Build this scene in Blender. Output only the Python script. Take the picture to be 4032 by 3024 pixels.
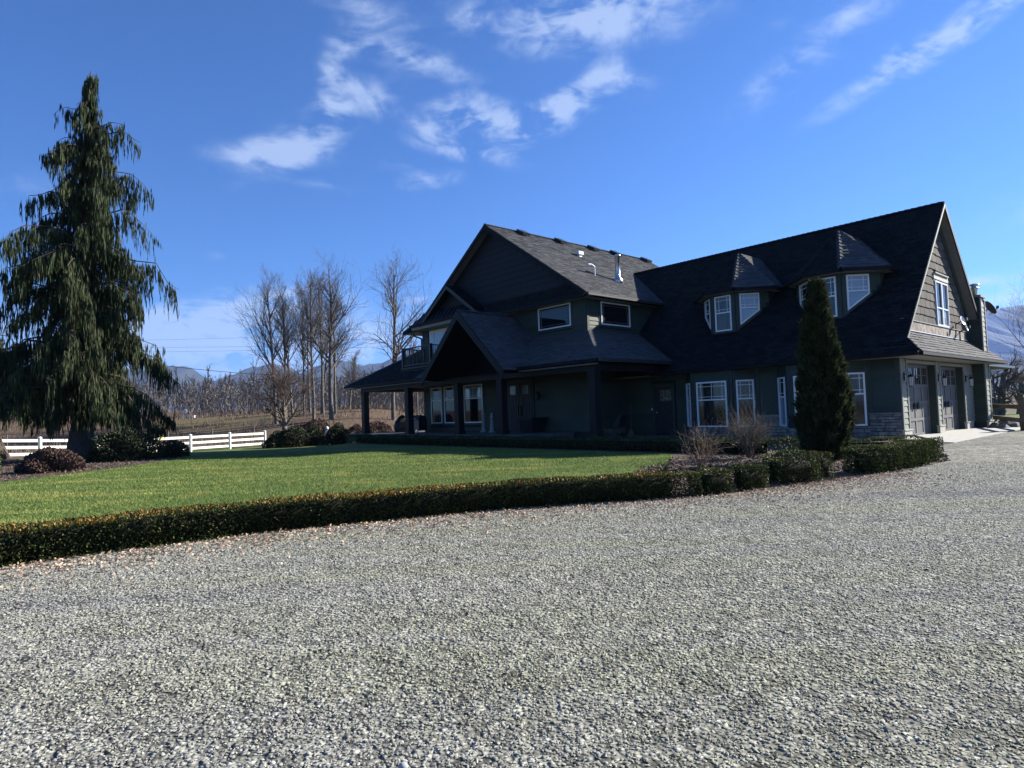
import bpy, math, random
import numpy as np
from mathutils import Vector, Matrix
for o in list(bpy.data.objects): bpy.data.objects.remove(o)
sc = bpy.context.scene
COL = sc.collection
R = math.radians
rng = np.random.default_rng(7)
random.seed(7)

# ------------------------------------------------------------------ camera
PITCH, ROLL, HC = R(2.57), R(-1.955), 1.3
fw = Vector((0, math.cos(PITCH), math.sin(PITCH))); up0 = Vector((0, -math.sin(PITCH), math.cos(PITCH))); r0 = Vector((1, 0, 0))
cr = math.cos(ROLL)*r0 + math.sin(ROLL)*up0; cu = -math.sin(ROLL)*r0 + math.cos(ROLL)*up0
cd = bpy.data.cameras.new('camera'); cam = bpy.data.objects.new('camera', cd); COL.objects.link(cam)
cd.sensor_width = 36; cd.lens = 2480/4032*36; cd.clip_end = 30000; cd.clip_start = .05
m = Matrix.Identity(4)
for i in range(3):
    m[i][0] = cr[i]; m[i][1] = cu[i]; m[i][2] = -fw[i]
m[2][3] = HC
cam.matrix_world = m
sc.camera = cam

# ------------------------------------------------------------------ light
SUN_AZ, SUN_EL = R(68.5), R(27.4)
sd = Vector((math.sin(SUN_AZ)*math.cos(SUN_EL), math.cos(SUN_AZ)*math.cos(SUN_EL), math.sin(SUN_EL)))
sl = bpy.data.lights.new('sun', 'SUN'); sl.energy = 5.0; sl.angle = R(.5); sl.color = (1, .95, .86)
so = bpy.data.objects.new('sun', sl); COL.objects.link(so)
so.rotation_euler = sd.to_track_quat('Z', 'Y').to_euler(); so.location = (40, 20, 40)
sc.view_settings.view_transform = 'Standard'; sc.view_settings.look = 'None'; sc.view_settings.gamma = 1
sc.view_settings.exposure = 1.55
sc.view_settings.use_curve_mapping = False
sc.cycles.use_denoising = True
sc.cycles.max_bounces = 6; sc.cycles.transparent_max_bounces = 12; sc.cycles.volume_bounces = 0

w = bpy.data.worlds.new('World'); sc.world = w; w.use_nodes = True
N = w.node_tree.nodes; L = w.node_tree.links
sky = N.new('ShaderNodeTexSky'); sky.sky_type = 'NISHITA'; sky.sun_disc = False
sky.sun_elevation = SUN_EL; sky.sun_rotation = SUN_AZ
sky.air_density = 1.0; sky.dust_density = .06; sky.ozone_density = 3.0; sky.altitude = 50
tint = N.new('ShaderNodeMix'); tint.data_type = 'RGBA'; tint.blend_type = 'MULTIPLY'; tint.inputs[0].default_value = 1
tint.inputs[7].default_value = (.40, .715, 1.17, 1)
L.new(sky.outputs[0], tint.inputs[6])
tc = N.new('ShaderNodeTexCoord')
def wmath(op, a, b=None):
    n = N.new('ShaderNodeMath'); n.operation = op
    for i, x in enumerate((a, b)):
        if x is None: continue
        if isinstance(x, (int, float)): n.inputs[i].default_value = x
        else: L.new(x, n.inputs[i])
    return n.outputs[0]
def pxdir(x, y):
    return (((x-2016)/2480)*cr - ((y-1512)/2480)*cu + fw).normalized()
# clouds: soft patches at fixed compass bearings and heights, broken up by noise
CL = [(1480,60,200,70,20,.42),(1640,235,200,38,10,.55),(1330,230,60,130,30,.30),(1850,60,110,80,15,.30),(1800,330,110,40,25,.22),(2330,60,330,95,0,1.05),(1870,485,190,75,0,1.15),(2215,425,185,60,-28,1.05),(2480,320,110,45,20,.55),
 (1260,500,300,66,-32,.60),(1310,370,45,110,5,.5),(1430,370,120,50,20,.38),(1080,605,190,45,-5,.7),(1850,605,190,32,12,.62),(1690,708,110,30,-8,.72),(1250,728,150,22,5,.35),(1560,650,100,30,0,.25),
 (3230,170,290,60,-27,.55),(3080,80,200,40,-20,.22),(3800,100,340,44,-18,1.0),(3560,190,120,25,10,.35),
 (880,1265,340,80,-12,1.5),(850,1385,420,80,-4,1.4),(1420,1330,260,90,-5,.75),(1640,1180,60,16,0,.6),(880,1010,90,18,0,.25),(3900,1108,170,24,4,1.0),(3990,1168,210,24,-6,1.05),
 (2600,-350,420,120,5,.6),(600,-300,350,110,-10,.5),(-700,700,420,90,-8,.6),(5200,300,500,90,-15,.7),(-400,1250,400,70,0,.8),(4700,1150,300,40,0,.9)]
acc = None
for (x, y, sx, sy, ang, st) in CL:
    c = pxdir(x, y); a = R(-ang)
    zc = Vector((0, 0, 1)); e1 = c.cross(zc).normalized(); e2 = e1.cross(c)
    e1r = e1*math.cos(a) + e2*math.sin(a); e2r = -e1*math.sin(a) + e2*math.cos(a); e3 = e1r.cross(e2r)
    mq = N.new('ShaderNodeMapping'); mq.vector_type = 'TEXTURE'; mq.inputs['Location'].default_value = c
    mq.inputs['Rotation'].default_value = Matrix((e1r, e2r, e3)).transposed().to_euler('XYZ'); mq.inputs['Scale'].default_value = (sx*1.65/2480, sy*1.65/2480, 1.5)
    L.new(tc.outputs['Generated'], mq.inputs[0])
    gr = N.new('ShaderNodeTexGradient'); gr.gradient_type = 'SPHERICAL'; L.new(mq.outputs[0], gr.inputs[0])
    g = N.new('ShaderNodeMath'); g.operation = 'MULTIPLY_ADD'; L.new(gr.outputs['Fac'], g.inputs[0]); g.inputs[1].default_value = st*1.5
    if acc is None: g.inputs[2].default_value = 0
    else: L.new(acc, g.inputs[2])
    acc = g.outputs[0]
mp = N.new('ShaderNodeMapping'); mp.inputs['Scale'].default_value = (1.0, 1.0, 1.7); mp.inputs['Rotation'].default_value = (0, R(14), 0); mp.inputs['Location'].default_value = (2.3, .7, 1.4)
L.new(tc.outputs['Generated'], mp.inputs[0])
nz = N.new('ShaderNodeTexNoise'); nz.inputs['Scale'].default_value = 8.5; nz.inputs['Detail'].default_value = 6; nz.inputs['Roughness'].default_value = .6; nz.inputs['Distortion'].default_value = 1.1
L.new(mp.outputs[0], nz.inputs['Vector'])
nz2 = N.new('ShaderNodeTexNoise'); nz2.inputs['Scale'].default_value = 30; nz2.inputs['Detail'].default_value = 3; nz2.inputs['Distortion'].default_value = .6
L.new(mp.outputs[0], nz2.inputs['Vector'])
tex = wmath('ADD', wmath('MULTIPLY', nz.outputs[0], 1.25), wmath('MULTIPLY', nz2.outputs[0], .55))
tex = wmath('ADD', wmath('MULTIPLY', wmath('SUBTRACT', tex, .9), 3.4), .80)
dens = wmath('MULTIPLY', acc, tex)
ramp = N.new('ShaderNodeMapRange'); ramp.interpolation_type = 'SMOOTHSTEP'
L.new(dens, ramp.inputs[0]); ramp.inputs[1].default_value = .06; ramp.inputs[2].default_value = 1.35; ramp.inputs[3].default_value = 0; ramp.inputs[4].default_value = .58
cm = N.new('ShaderNodeMix'); cm.data_type = 'RGBA'
cm.inputs[7].default_value = (4.6, 5.6, 7.3, 1)
L.new(ramp.outputs[0], cm.inputs[0]); L.new(tint.outputs[2], cm.inputs[6])
w.cycles.sampling_method = 'MANUAL'; w.cycles.sample_map_resolution = 512
bg = N['Background']; bg.inputs[1].default_value = .05
L.new(cm.outputs[2], bg.inputs[0])

# ------------------------------------------------------------------ materials
def mat(name, c1, c2=None, scale=8., rough=.8, bump=0., bscale=None, island=0., detail=4., spec=.3, metal=0., trans=0., coords='Object', ramp=(.35, .65), stretch=None, c3=None, s3=.5, ior=None):
    M = bpy.data.materials.new(name); M.use_nodes = True
    n = M.node_tree.nodes; l = M.node_tree.links; b = n['Principled BSDF']
    b.inputs['Roughness'].default_value = rough; b.inputs['Specular IOR Level'].default_value = spec; b.inputs['Metallic'].default_value = metal
    if ior: b.inputs['IOR'].default_value = ior
    t = n.new('ShaderNodeTexCoord'); vec = t.outputs[coords] if coords != 'World' else None
    if coords == 'World':
        g = n.new('ShaderNodeNewGeometry'); vec = g.outputs['Position']
    if stretch:
        mpp = n.new('ShaderNodeMapping'); mpp.inputs['Scale'].default_value = stretch; l.new(vec, mpp.inputs[0]); vec = mpp.outputs[0]
    col = None
    if c2 is not None:
        nz = n.new('ShaderNodeTexNoise'); nz.inputs['Scale'].default_value = scale; nz.inputs['Detail'].default_value = detail; l.new(vec, nz.inputs['Vector'])
        rp = n.new('ShaderNodeMapRange'); rp.inputs[1].default_value = ramp[0]; rp.inputs[2].default_value = ramp[1]; l.new(nz.outputs[0], rp.inputs[0])
        mx = n.new('ShaderNodeMix'); mx.data_type = 'RGBA'; mx.inputs[6].default_value = (*c1, 1); mx.inputs[7].default_value = (*c2, 1); l.new(rp.outputs[0], mx.inputs[0]); col = mx.outputs[2]
        if c3 is not None:
            nz3 = n.new('ShaderNodeTexNoise'); nz3.inputs['Scale'].default_value = s3; nz3.inputs['Detail'].default_value = 3; l.new(vec, nz3.inputs['Vector'])
            rp3 = n.new('ShaderNodeMapRange'); rp3.inputs[1].default_value = .5; rp3.inputs[2].default_value = .68; l.new(nz3.outputs[0], rp3.inputs[0])
            m3 = n.new('ShaderNodeMix'); m3.data_type = 'RGBA'; l.new(rp3.outputs[0], m3.inputs[0]); l.new(col, m3.inputs[6]); m3.inputs[7].default_value = (*c3, 1); col = m3.outputs[2]
    if island > 0:
        g = n.new('ShaderNodeNewGeometry'); oi = n.new('ShaderNodeObjectInfo')
        ad = n.new('ShaderNodeMath'); ad.operation = 'ADD'; l.new(g.outputs['Random Per Island'], ad.inputs[0]); l.new(oi.outputs['Random'], ad.inputs[1])
        fr = n.new('ShaderNodeMath'); fr.operation = 'FRACT'; l.new(ad.outputs[0], fr.inputs[0])
        mr = n.new('ShaderNodeMapRange'); mr.inputs[3].default_value = 1-island; mr.inputs[4].default_value = 1+island; l.new(fr.outputs[0], mr.inputs[0])
        mm = n.new('ShaderNodeMix'); mm.data_type = 'RGBA'; mm.blend_type = 'MULTIPLY'; mm.inputs[0].default_value = 1
        if col is None: mm.inputs[6].default_value = (*c1, 1)
        else: l.new(col, mm.inputs[6])
        l.new(mr.outputs[0], mm.inputs[7]); col = mm.outputs[2]
    if col is None: b.inputs['Base Color'].default_value = (*c1, 1)
    else: l.new(col, b.inputs['Base Color'])
    if bump:
        nb = n.new('ShaderNodeTexNoise'); nb.inputs['Scale'].default_value = bscale or scale*3; nb.inputs['Detail'].default_value = 5; l.new(vec, nb.inputs['Vector'])
        bp = n.new('ShaderNodeBump'); bp.inputs['Strength'].default_value = 1; bp.inputs['Distance'].default_value = bump; l.new(nb.outputs[0], bp.inputs['Height']); l.new(bp.outputs[0], b.inputs['Normal'])
    if trans:
        tr = n.new('ShaderNodeBsdfTranslucent'); ms = n.new('ShaderNodeMixShader'); ms.inputs[0].default_value = trans
        if col is None: tr.inputs[0].default_value = (*c1, 1)
        else: l.new(col, tr.inputs[0])
        l.new(b.outputs[0], ms.inputs[1]); l.new(tr.outputs[0], ms.inputs[2]); l.new(ms.outputs[0], n['Material Output'].inputs[0])
    return M
M = {}
M['siding'] = mat('green_siding', (.033,.045,.032), (.042,.055,.040), 3, rough=.6, bump=.0005, bscale=40, stretch=(.3,.3,1), island=.14, coords='World')
M['wall'] = mat('wall_backing', (.014,.021,.018), rough=.8)
M['trim'] = mat('green_trim', (.031,.044,.036), (.039,.053,.043), 6, rough=.55, coords='World')
M['gable'] = mat('dark_gable_siding', (.008,.0085,.011), (.012,.0125,.015), 5, rough=.65, island=.15, coords='World')
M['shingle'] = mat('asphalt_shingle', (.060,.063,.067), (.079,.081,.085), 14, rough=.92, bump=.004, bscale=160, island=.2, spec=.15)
M['shingle_shade'] = mat('shaded_mossy_shingle', (.009,.010,.012), (.017,.018,.020), 9, rough=.92, bump=.004, bscale=160, island=.4, spec=.12, c3=(.012,.017,.013), s3=.55)  # darker shingle copy with mossy patches; shade of unlit slopes put into the colour
M['deck'] = mat('roof_deck', (.012,.013,.015), rough=.8)
M['fascia'] = mat('dark_fascia', (.006,.0065,.008), (.010,.0105,.012), 6, rough=.6, spec=.15)
M['gutter'] = mat('gutter_metal', (.035,.036,.036), rough=.35, spec=.6)
M['soffit'] = mat('soffit_panel', (.23,.225,.20), (.26,.25,.225), 4, rough=.6)
M['dsoffit'] = mat('grey_soffit', (.13,.132,.13), (.16,.16,.155), 5, rough=.6)
M['white'] = mat('white_vinyl', (.78,.78,.76), rough=.35, spec=.4, coords='World')
M['fencew'] = mat('white_fence_vinyl', (.80,.78,.73), (.72,.70,.64), 2.5, rough=.45, ramp=(.5,.8))
M['pane'] = mat('window_glass', (.008,.009,.011), rough=.03, spec=.5, ior=1.5)
M['paneb'] = mat('glass_with_blind', (.20,.23,.27), (.23,.26,.30), 2, rough=.05, spec=.8, ior=1.7, stretch=(.1,.1,12))
M['panec'] = mat('glass_with_curtain', (.050,.045,.038), (.012,.012,.012), 3, rough=.05, spec=.6, ior=1.5, stretch=(5,5,.4))
M['paneg'] = mat('obscure_leaded_glass', (.20,.185,.14), (.04,.04,.04), 16, rough=.15, spec=.6, ramp=(.45,.55))
M['timber'] = mat('dark_timber', (.004,.004,.005), (.007,.007,.008), 6, rough=.6, bump=.004, bscale=30, stretch=(3,3,.3), coords='World')
M['door'] = mat('dark_plum_door', (.022,.018,.020), (.028,.023,.025), 4, rough=.5, coords='World')
M['gdoor'] = mat('grey_wood_door', (.085,.087,.09), (.15,.15,.148), 7, rough=.7, bump=.0008, bscale=12, stretch=(4,4,.25), island=.08, coords='World')
M['gtrim'] = mat('pale_green_trim', (.18,.19,.16), (.21,.215,.18), 5, rough=.6, coords='World')
M['plinth'] = mat('pale_plinth', (.40,.39,.33), (.34,.33,.29), 6, rough=.7, coords='World')
M['shake'] = mat('weathered_shake', (.058,.054,.050), (.11,.102,.092), 9, rough=.9, bump=.002, bscale=10, stretch=(5,5,.22), island=.22, spec=.1, coords='World')
M['band'] = mat('weathered_band', (.30,.25,.20), (.12,.10,.085), 5, rough=.85, ramp=(.4,.62), coords='World')
M['stone'] = mat('ledge_stone', (.165,.15,.135), (.27,.245,.21), 7, rough=.9, bump=.012, bscale=22, island=.38, spec=.15, coords='World')
M['mortar'] = mat('mortar', (.03,.03,.032), rough=.95)
M['concrete'] = mat('concrete', (.37,.36,.33), (.30,.29,.265), 5, rough=.9, bump=.003, bscale=60, coords='World')
M['porchc'] = mat('porch_concrete', (.11,.112,.115), (.085,.087,.09), 4, rough=.8, coords='World')
M['metal'] = mat('galvanised', (.55,.57,.57), (.45,.47,.47), 9, rough=.3, metal=.85)
M['pvc'] = mat('white_pvc', (.72,.72,.70), rough=.5)
M['black'] = mat('black_metal', (.010,.010,.011), rough=.4, spec=.5)
M['lampg'] = mat('seeded_glass', (.45,.46,.44), rough=.2, spec=.6)
M['metalroof'] = mat('standing_seam_metal', (.018,.020,.026), rough=.35, spec=.5)
M['dish'] = mat('dish_grey', (.07,.075,.07), rough=.5)
M['bark'] = mat('cedar_bark', (.045,.034,.028), (.10,.08,.065), 9, rough=.95, bump=.02, bscale=18, stretch=(3,3,.4), coords='World')
M['gbark'] = mat('grey_bark', (.070,.063,.055), (.14,.125,.108), 5, rough=.95, bump=.01, bscale=20, coords='World')
M['pbark'] = mat('plum_bark', (.075,.062,.053), (.17,.145,.12), 6, rough=.9, bump=.01, bscale=20, coords='World', ramp=(.45,.6))
M['twig'] = mat('winter_twigs', (.070,.060,.052), (.115,.10,.086), 1.2, rough=.95, coords='World')
M['ftwig'] = mat('forest_twigs', (.135,.116,.10), (.205,.18,.157), .35, rough=.95, coords='World')
M['redtwig'] = mat('red_twigs', (.055,.032,.027), (.10,.062,.046), 6, rough=.9, coords='World')
M['plumtwig'] = mat('plum_twigs', (.060,.042,.036), (.11,.082,.068), 3, rough=.9, coords='World')
M['paletwig'] = mat('pale_twigs', (.13,.09,.06), (.20,.145,.10), 6, rough=.9, coords='World')
M['cedar'] = mat('cedar_sprays', (.022,.034,.016), (.056,.070,.031), 1.6, rough=.8, island=.45, trans=.2, coords='World', spec=.15)
M['spruce'] = mat('spruce_shoots', (.020,.030,.012), (.052,.062,.026), 5, rough=.8, island=.5, trans=.2, coords='World', spec=.15)
M['box'] = mat('boxwood_leaf', (.030,.044,.012), (.058,.074,.021), 5, rough=.7, island=.4, trans=.12, coords='World', spec=.12)
M['boxl'] = mat('variegated_leaf', (.09,.10,.03), (.18,.165,.07), 9, rough=.7, spec=.12, island=.4, trans=.15, coords='World')
M['orange'] = mat('sunlit_orange_leaves', (.23,.115,.022), (.15,.125,.025), 5, rough=.55, island=.4, trans=.2, coords='World')  # orange tips, made paler and golder so the hedge tops look sunlit
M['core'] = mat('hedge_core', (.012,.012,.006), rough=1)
M['juniper'] = mat('juniper_leaf', (.022,.030,.014), (.040,.048,.018), 5, rough=.8, island=.4, coords='World')
M['ygreen'] = mat('bright_green_leaf', (.05,.085,.02), (.10,.14,.03), 4, rough=.7, island=.4, trans=.2, coords='World')
M['stonew'] = mat('white_cast_stone', (.34,.34,.33), (.27,.28,.28), 8, rough=.8)
M['pot'] = mat('dark_pot', (.012,.012,.014), rough=.5)
M['wood'] = mat('weathered_wood', (.10,.078,.058), (.16,.13,.10), 6, rough=.9, bump=.005, bscale=30, stretch=(.4,.4,3), coords='World')
M['rock'] = mat('grey_rock', (.10,.098,.095), (.20,.19,.18), 5, rough=.95, bump=.02, bscale=12)
M['wire'] = mat('cable', (.02,.02,.022), rough=.6)
M['yellow'] = mat('yellow_sleeve', (.80,.58,.03), rough=.5)
M['leaf'] = mat('dry_leaf', (.28,.185,.13), (.42,.31,.23), 8, rough=.8, island=.45, coords='World', trans=.1)
M['chip'] = mat('bark_chip', (.075,.052,.040), (.16,.12,.092), 8, rough=.95, island=.5, coords='World')

def ground_mat(name, kind):
    X = bpy.data.materials.new(name); X.use_nodes = True
    n = X.node_tree.nodes; l = X.node_tree.links; b = n['Principled BSDF']; b.inputs['Roughness'].default_value = .95; b.inputs['Specular IOR Level'].default_value = .15
    g = n.new('ShaderNodeNewGeometry'); P = g.outputs['Position']
    def noise(s, d=4, r=.5):
        q = n.new('ShaderNodeTexNoise'); q.inputs['Scale'].default_value = s; q.inputs['Detail'].default_value = d; q.inputs['Roughness'].default_value = r; l.new(P, q.inputs['Vector']); return q.outputs[0]
    def rng_(x, a, c, lo=0, hi=1):
        q = n.new('ShaderNodeMapRange'); l.new(x, q.inputs[0]); q.inputs[1].default_value = a; q.inputs[2].default_value = c; q.inputs[3].default_value = lo; q.inputs[4].default_value = hi; return q.outputs[0]
    def mix(f, a, c, mode='MIX'):
        q = n.new('ShaderNodeMix'); q.data_type = 'RGBA'; q.blend_type = mode
        for i, x in ((0, f), (6, a), (7, c)):
            if isinstance(x, (int, float)): q.inputs[i].default_value = x
            elif isinstance(x, tuple): q.inputs[i].default_value = (*x, 1)
            else: l.new(x, q.inputs[i])
        return q.outputs[2]
    bp = n.new('ShaderNodeBump'); bp.inputs['Strength'].default_value = 1
    if kind == 'stones':
        oi = g.outputs['Random Per Island']
        mpg = n.new('ShaderNodeMapping'); mpg.inputs['Rotation'].default_value = (0, 0, R(-22)); mpg.inputs['Scale'].default_value = (.10, 1.1, 1); l.new(P, mpg.inputs[0])
        bn = n.new('ShaderNodeTexNoise'); bn.inputs['Scale'].default_value = 1.0; bn.inputs['Detail'].default_value = 3; l.new(mpg.outputs[0], bn.inputs['Vector'])
        c = mix(oi, (.172,.170,.145), (.39,.385,.335))
        c = mix(rng_(bn.outputs[0], .50, .62, 0, .9), c, mix(oi, (.185,.186,.13), (.39,.388,.285)))
        c = mix(rng_(bn.outputs[0], .36, .46, .75, 0), c, mix(oi, (.13,.132,.128), (.30,.30,.285)))
        l.new(c, b.inputs['Base Color']); return X
    if kind == 'gravel':
        v = n.new('ShaderNodeTexVoronoi'); v.inputs['Scale'].default_value = 34; l.new(P, v.inputs['Vector'])
        v2 = n.new('ShaderNodeTexVoronoi'); v2.inputs['Scale'].default_value = 15; l.new(P, v2.inputs['Vector'])
        sep = n.new('ShaderNodeSeparateColor'); l.new(v.outputs['Color'], sep.inputs[0])
        c = mix(sep.outputs[0], (.185,.184,.158), (.41,.405,.352))
        c = mix(rng_(noise(.35, 5), .48, .66), c, mix(sep.outputs[1], (.25,.245,.19), (.46,.445,.36)))
        mpg = n.new('ShaderNodeMapping'); mpg.inputs['Rotation'].default_value = (0, 0, R(-22)); mpg.inputs['Scale'].default_value = (.10, 1.1, 1); l.new(P, mpg.inputs[0])
        bn = n.new('ShaderNodeTexNoise'); bn.inputs['Scale'].default_value = 1.0; bn.inputs['Detail'].default_value = 3; l.new(mpg.outputs[0], bn.inputs['Vector'])
        c = mix(rng_(bn.outputs[0], .50, .62, 0, .85), c, mix(sep.outputs[1], (.19,.19,.155), (.38,.378,.31)))
        c = mix(rng_(bn.outputs[0], .36, .46, .7, 0), c, (.17,.172,.165))
        v3 = n.new('ShaderNodeTexVoronoi'); v3.inputs['Scale'].default_value = 11; l.new(P, v3.inputs['Vector']); s3_ = n.new('ShaderNodeSeparateColor'); l.new(v3.outputs['Color'], s3_.inputs[0])
        c = mix(1., c, rng_(s3_.outputs[0], 0, 1, .45, 1.4), 'MULTIPLY')
        d = rng_(v.outputs['Distance'], .0, .62, 1.1, .42)
        c = mix(1., c, d, 'MULTIPLY')
        l.new(c, b.inputs['Base Color'])
        ad = n.new('ShaderNodeMath'); ad.operation = 'ADD'; l.new(v.outputs['Distance'], ad.inputs[0]); l.new(v2.outputs['Distance'], ad.inputs[1])
        ne = n.new('ShaderNodeMath'); ne.operation = 'MULTIPLY'; ne.inputs[1].default_value = -.7; l.new(ad.outputs[0], ne.inputs[0])
        l.new(ne.outputs[0], bp.inputs['Height']); bp.inputs['Distance'].default_value = .022
    elif kind in ('lawn', 'blades'):
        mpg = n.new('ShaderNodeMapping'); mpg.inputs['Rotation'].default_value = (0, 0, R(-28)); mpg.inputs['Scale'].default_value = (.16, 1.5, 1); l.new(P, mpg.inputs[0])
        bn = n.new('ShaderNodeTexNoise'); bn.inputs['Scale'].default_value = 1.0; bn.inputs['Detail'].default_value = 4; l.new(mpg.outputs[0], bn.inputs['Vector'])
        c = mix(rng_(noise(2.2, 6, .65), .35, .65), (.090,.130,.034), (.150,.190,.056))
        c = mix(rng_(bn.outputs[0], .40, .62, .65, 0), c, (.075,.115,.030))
        c = mix(rng_(bn.outputs[0], .56, .66, 0, .75), c, (.235,.235,.070))
        if kind == 'blades':
            c = mix(rng_(noise(.9, 4), .55, .68, 0, .8), c, (.23,.225,.065))
            c = mix(1., c, rng_(g.outputs['Random Per Island'], 0, 1, 1.0, 1.7), 'MULTIPLY'); l.new(c, b.inputs['Base Color'])
            tr = n.new('ShaderNodeBsdfTranslucent'); ms = n.new('ShaderNodeMixShader'); ms.inputs[0].default_value = .25; l.new(c, tr.inputs[0]); l.new(b.outputs[0], ms.inputs[1]); l.new(tr.outputs[0], ms.inputs[2]); l.new(ms.outputs[0], n['Material Output'].inputs[0]); return X
        c = mix(rng_(noise(.45, 4), .50, .66, 0, .9), c, (.19,.20,.06))
        c = mix(rng_(noise(30, 3), .3, .7), c, (.070,.100,.025))
        l.new(c, b.inputs['Base Color']); l.new(noise(45, 4), bp.inputs['Height']); bp.inputs['Distance'].default_value = .03
    elif kind == 'mulch':
        c = mix(rng_(noise(22, 5, .7), .35, .65), (.034,.025,.020), (.115,.085,.066))
        l.new(c, b.inputs['Base Color']); l.new(noise(35, 5), bp.inputs['Height']); bp.inputs['Distance'].default_value = .03
    else:
        c = mix(rng_(noise(.10, 5, .6), .40, .62), (.125,.080,.052), (.108,.076,.045))
        c = mix(rng_(noise(1.3, 6, .7), .35, .7), c, (.072,.050,.034))
        c = mix(rng_(noise(.03, 3), .5, .62, 0, .8), c, (.11,.088,.042))
        l.new(c, b.inputs['Base Color']); l.new(noise(3, 6), bp.inputs['Height']); bp.inputs['Distance'].default_value = .15
    l.new(bp.outputs[0], b.inputs['Normal'])
    return X
M['gravel'] = ground_mat('gravel', 'gravel'); M['gravelst'] = ground_mat('gravel_stone', 'stones'); M['lawn'] = ground_mat('lawn', 'lawn'); M['lawnblade'] = ground_mat('grass_blades', 'blades'); M['mulch'] = ground_mat('mulch', 'mulch'); M['field'] = ground_mat('field', 'field')

# ------------------------------------------------------------------ mesh helpers
def tag(o, label=None, cat=None, group=None, kind=None):
    if label: o['label'] = label
    if cat: o['category'] = cat
    if group: o['group'] = group
    if kind: o['kind'] = kind
    return o
def empty(name, loc=(0, 0, 0), rz=0, parent=None):
    o = bpy.data.objects.new(name, None); COL.objects.link(o); o.location = loc; o.rotation_euler = (0, 0, rz); o.empty_display_size = .2
    if parent: o.parent = parent
    return o
def link(name, me, parent=None):
    o = bpy.data.objects.new(name, me); COL.objects.link(o)
    if parent: o.parent = parent
    return o
def npmesh(name, V, F, material, parent=None, smooth=False):
    """V: N x 3 array, F: M x k array"""
    V = np.asarray(V, np.float32).reshape(-1, 3); F = np.asarray(F, np.int32)
    me = bpy.data.meshes.new(name); k = F.shape[1]; nf = len(F)
    me.vertices.add(len(V)); me.vertices.foreach_set('co', V.ravel())
    me.loops.add(nf*k); me.loops.foreach_set('vertex_index', F.ravel())
    me.polygons.add(nf); me.polygons.foreach_set('loop_start', np.arange(nf, dtype=np.int32)*k)
    me.polygons.foreach_set('loop_total', np.full(nf, k, np.int32))
    if smooth: me.polygons.foreach_set('use_smooth', np.ones(nf, bool))
    me.update(calc_edges=True)
    me.materials.append(material)
    return link(name, me, parent)
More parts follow.
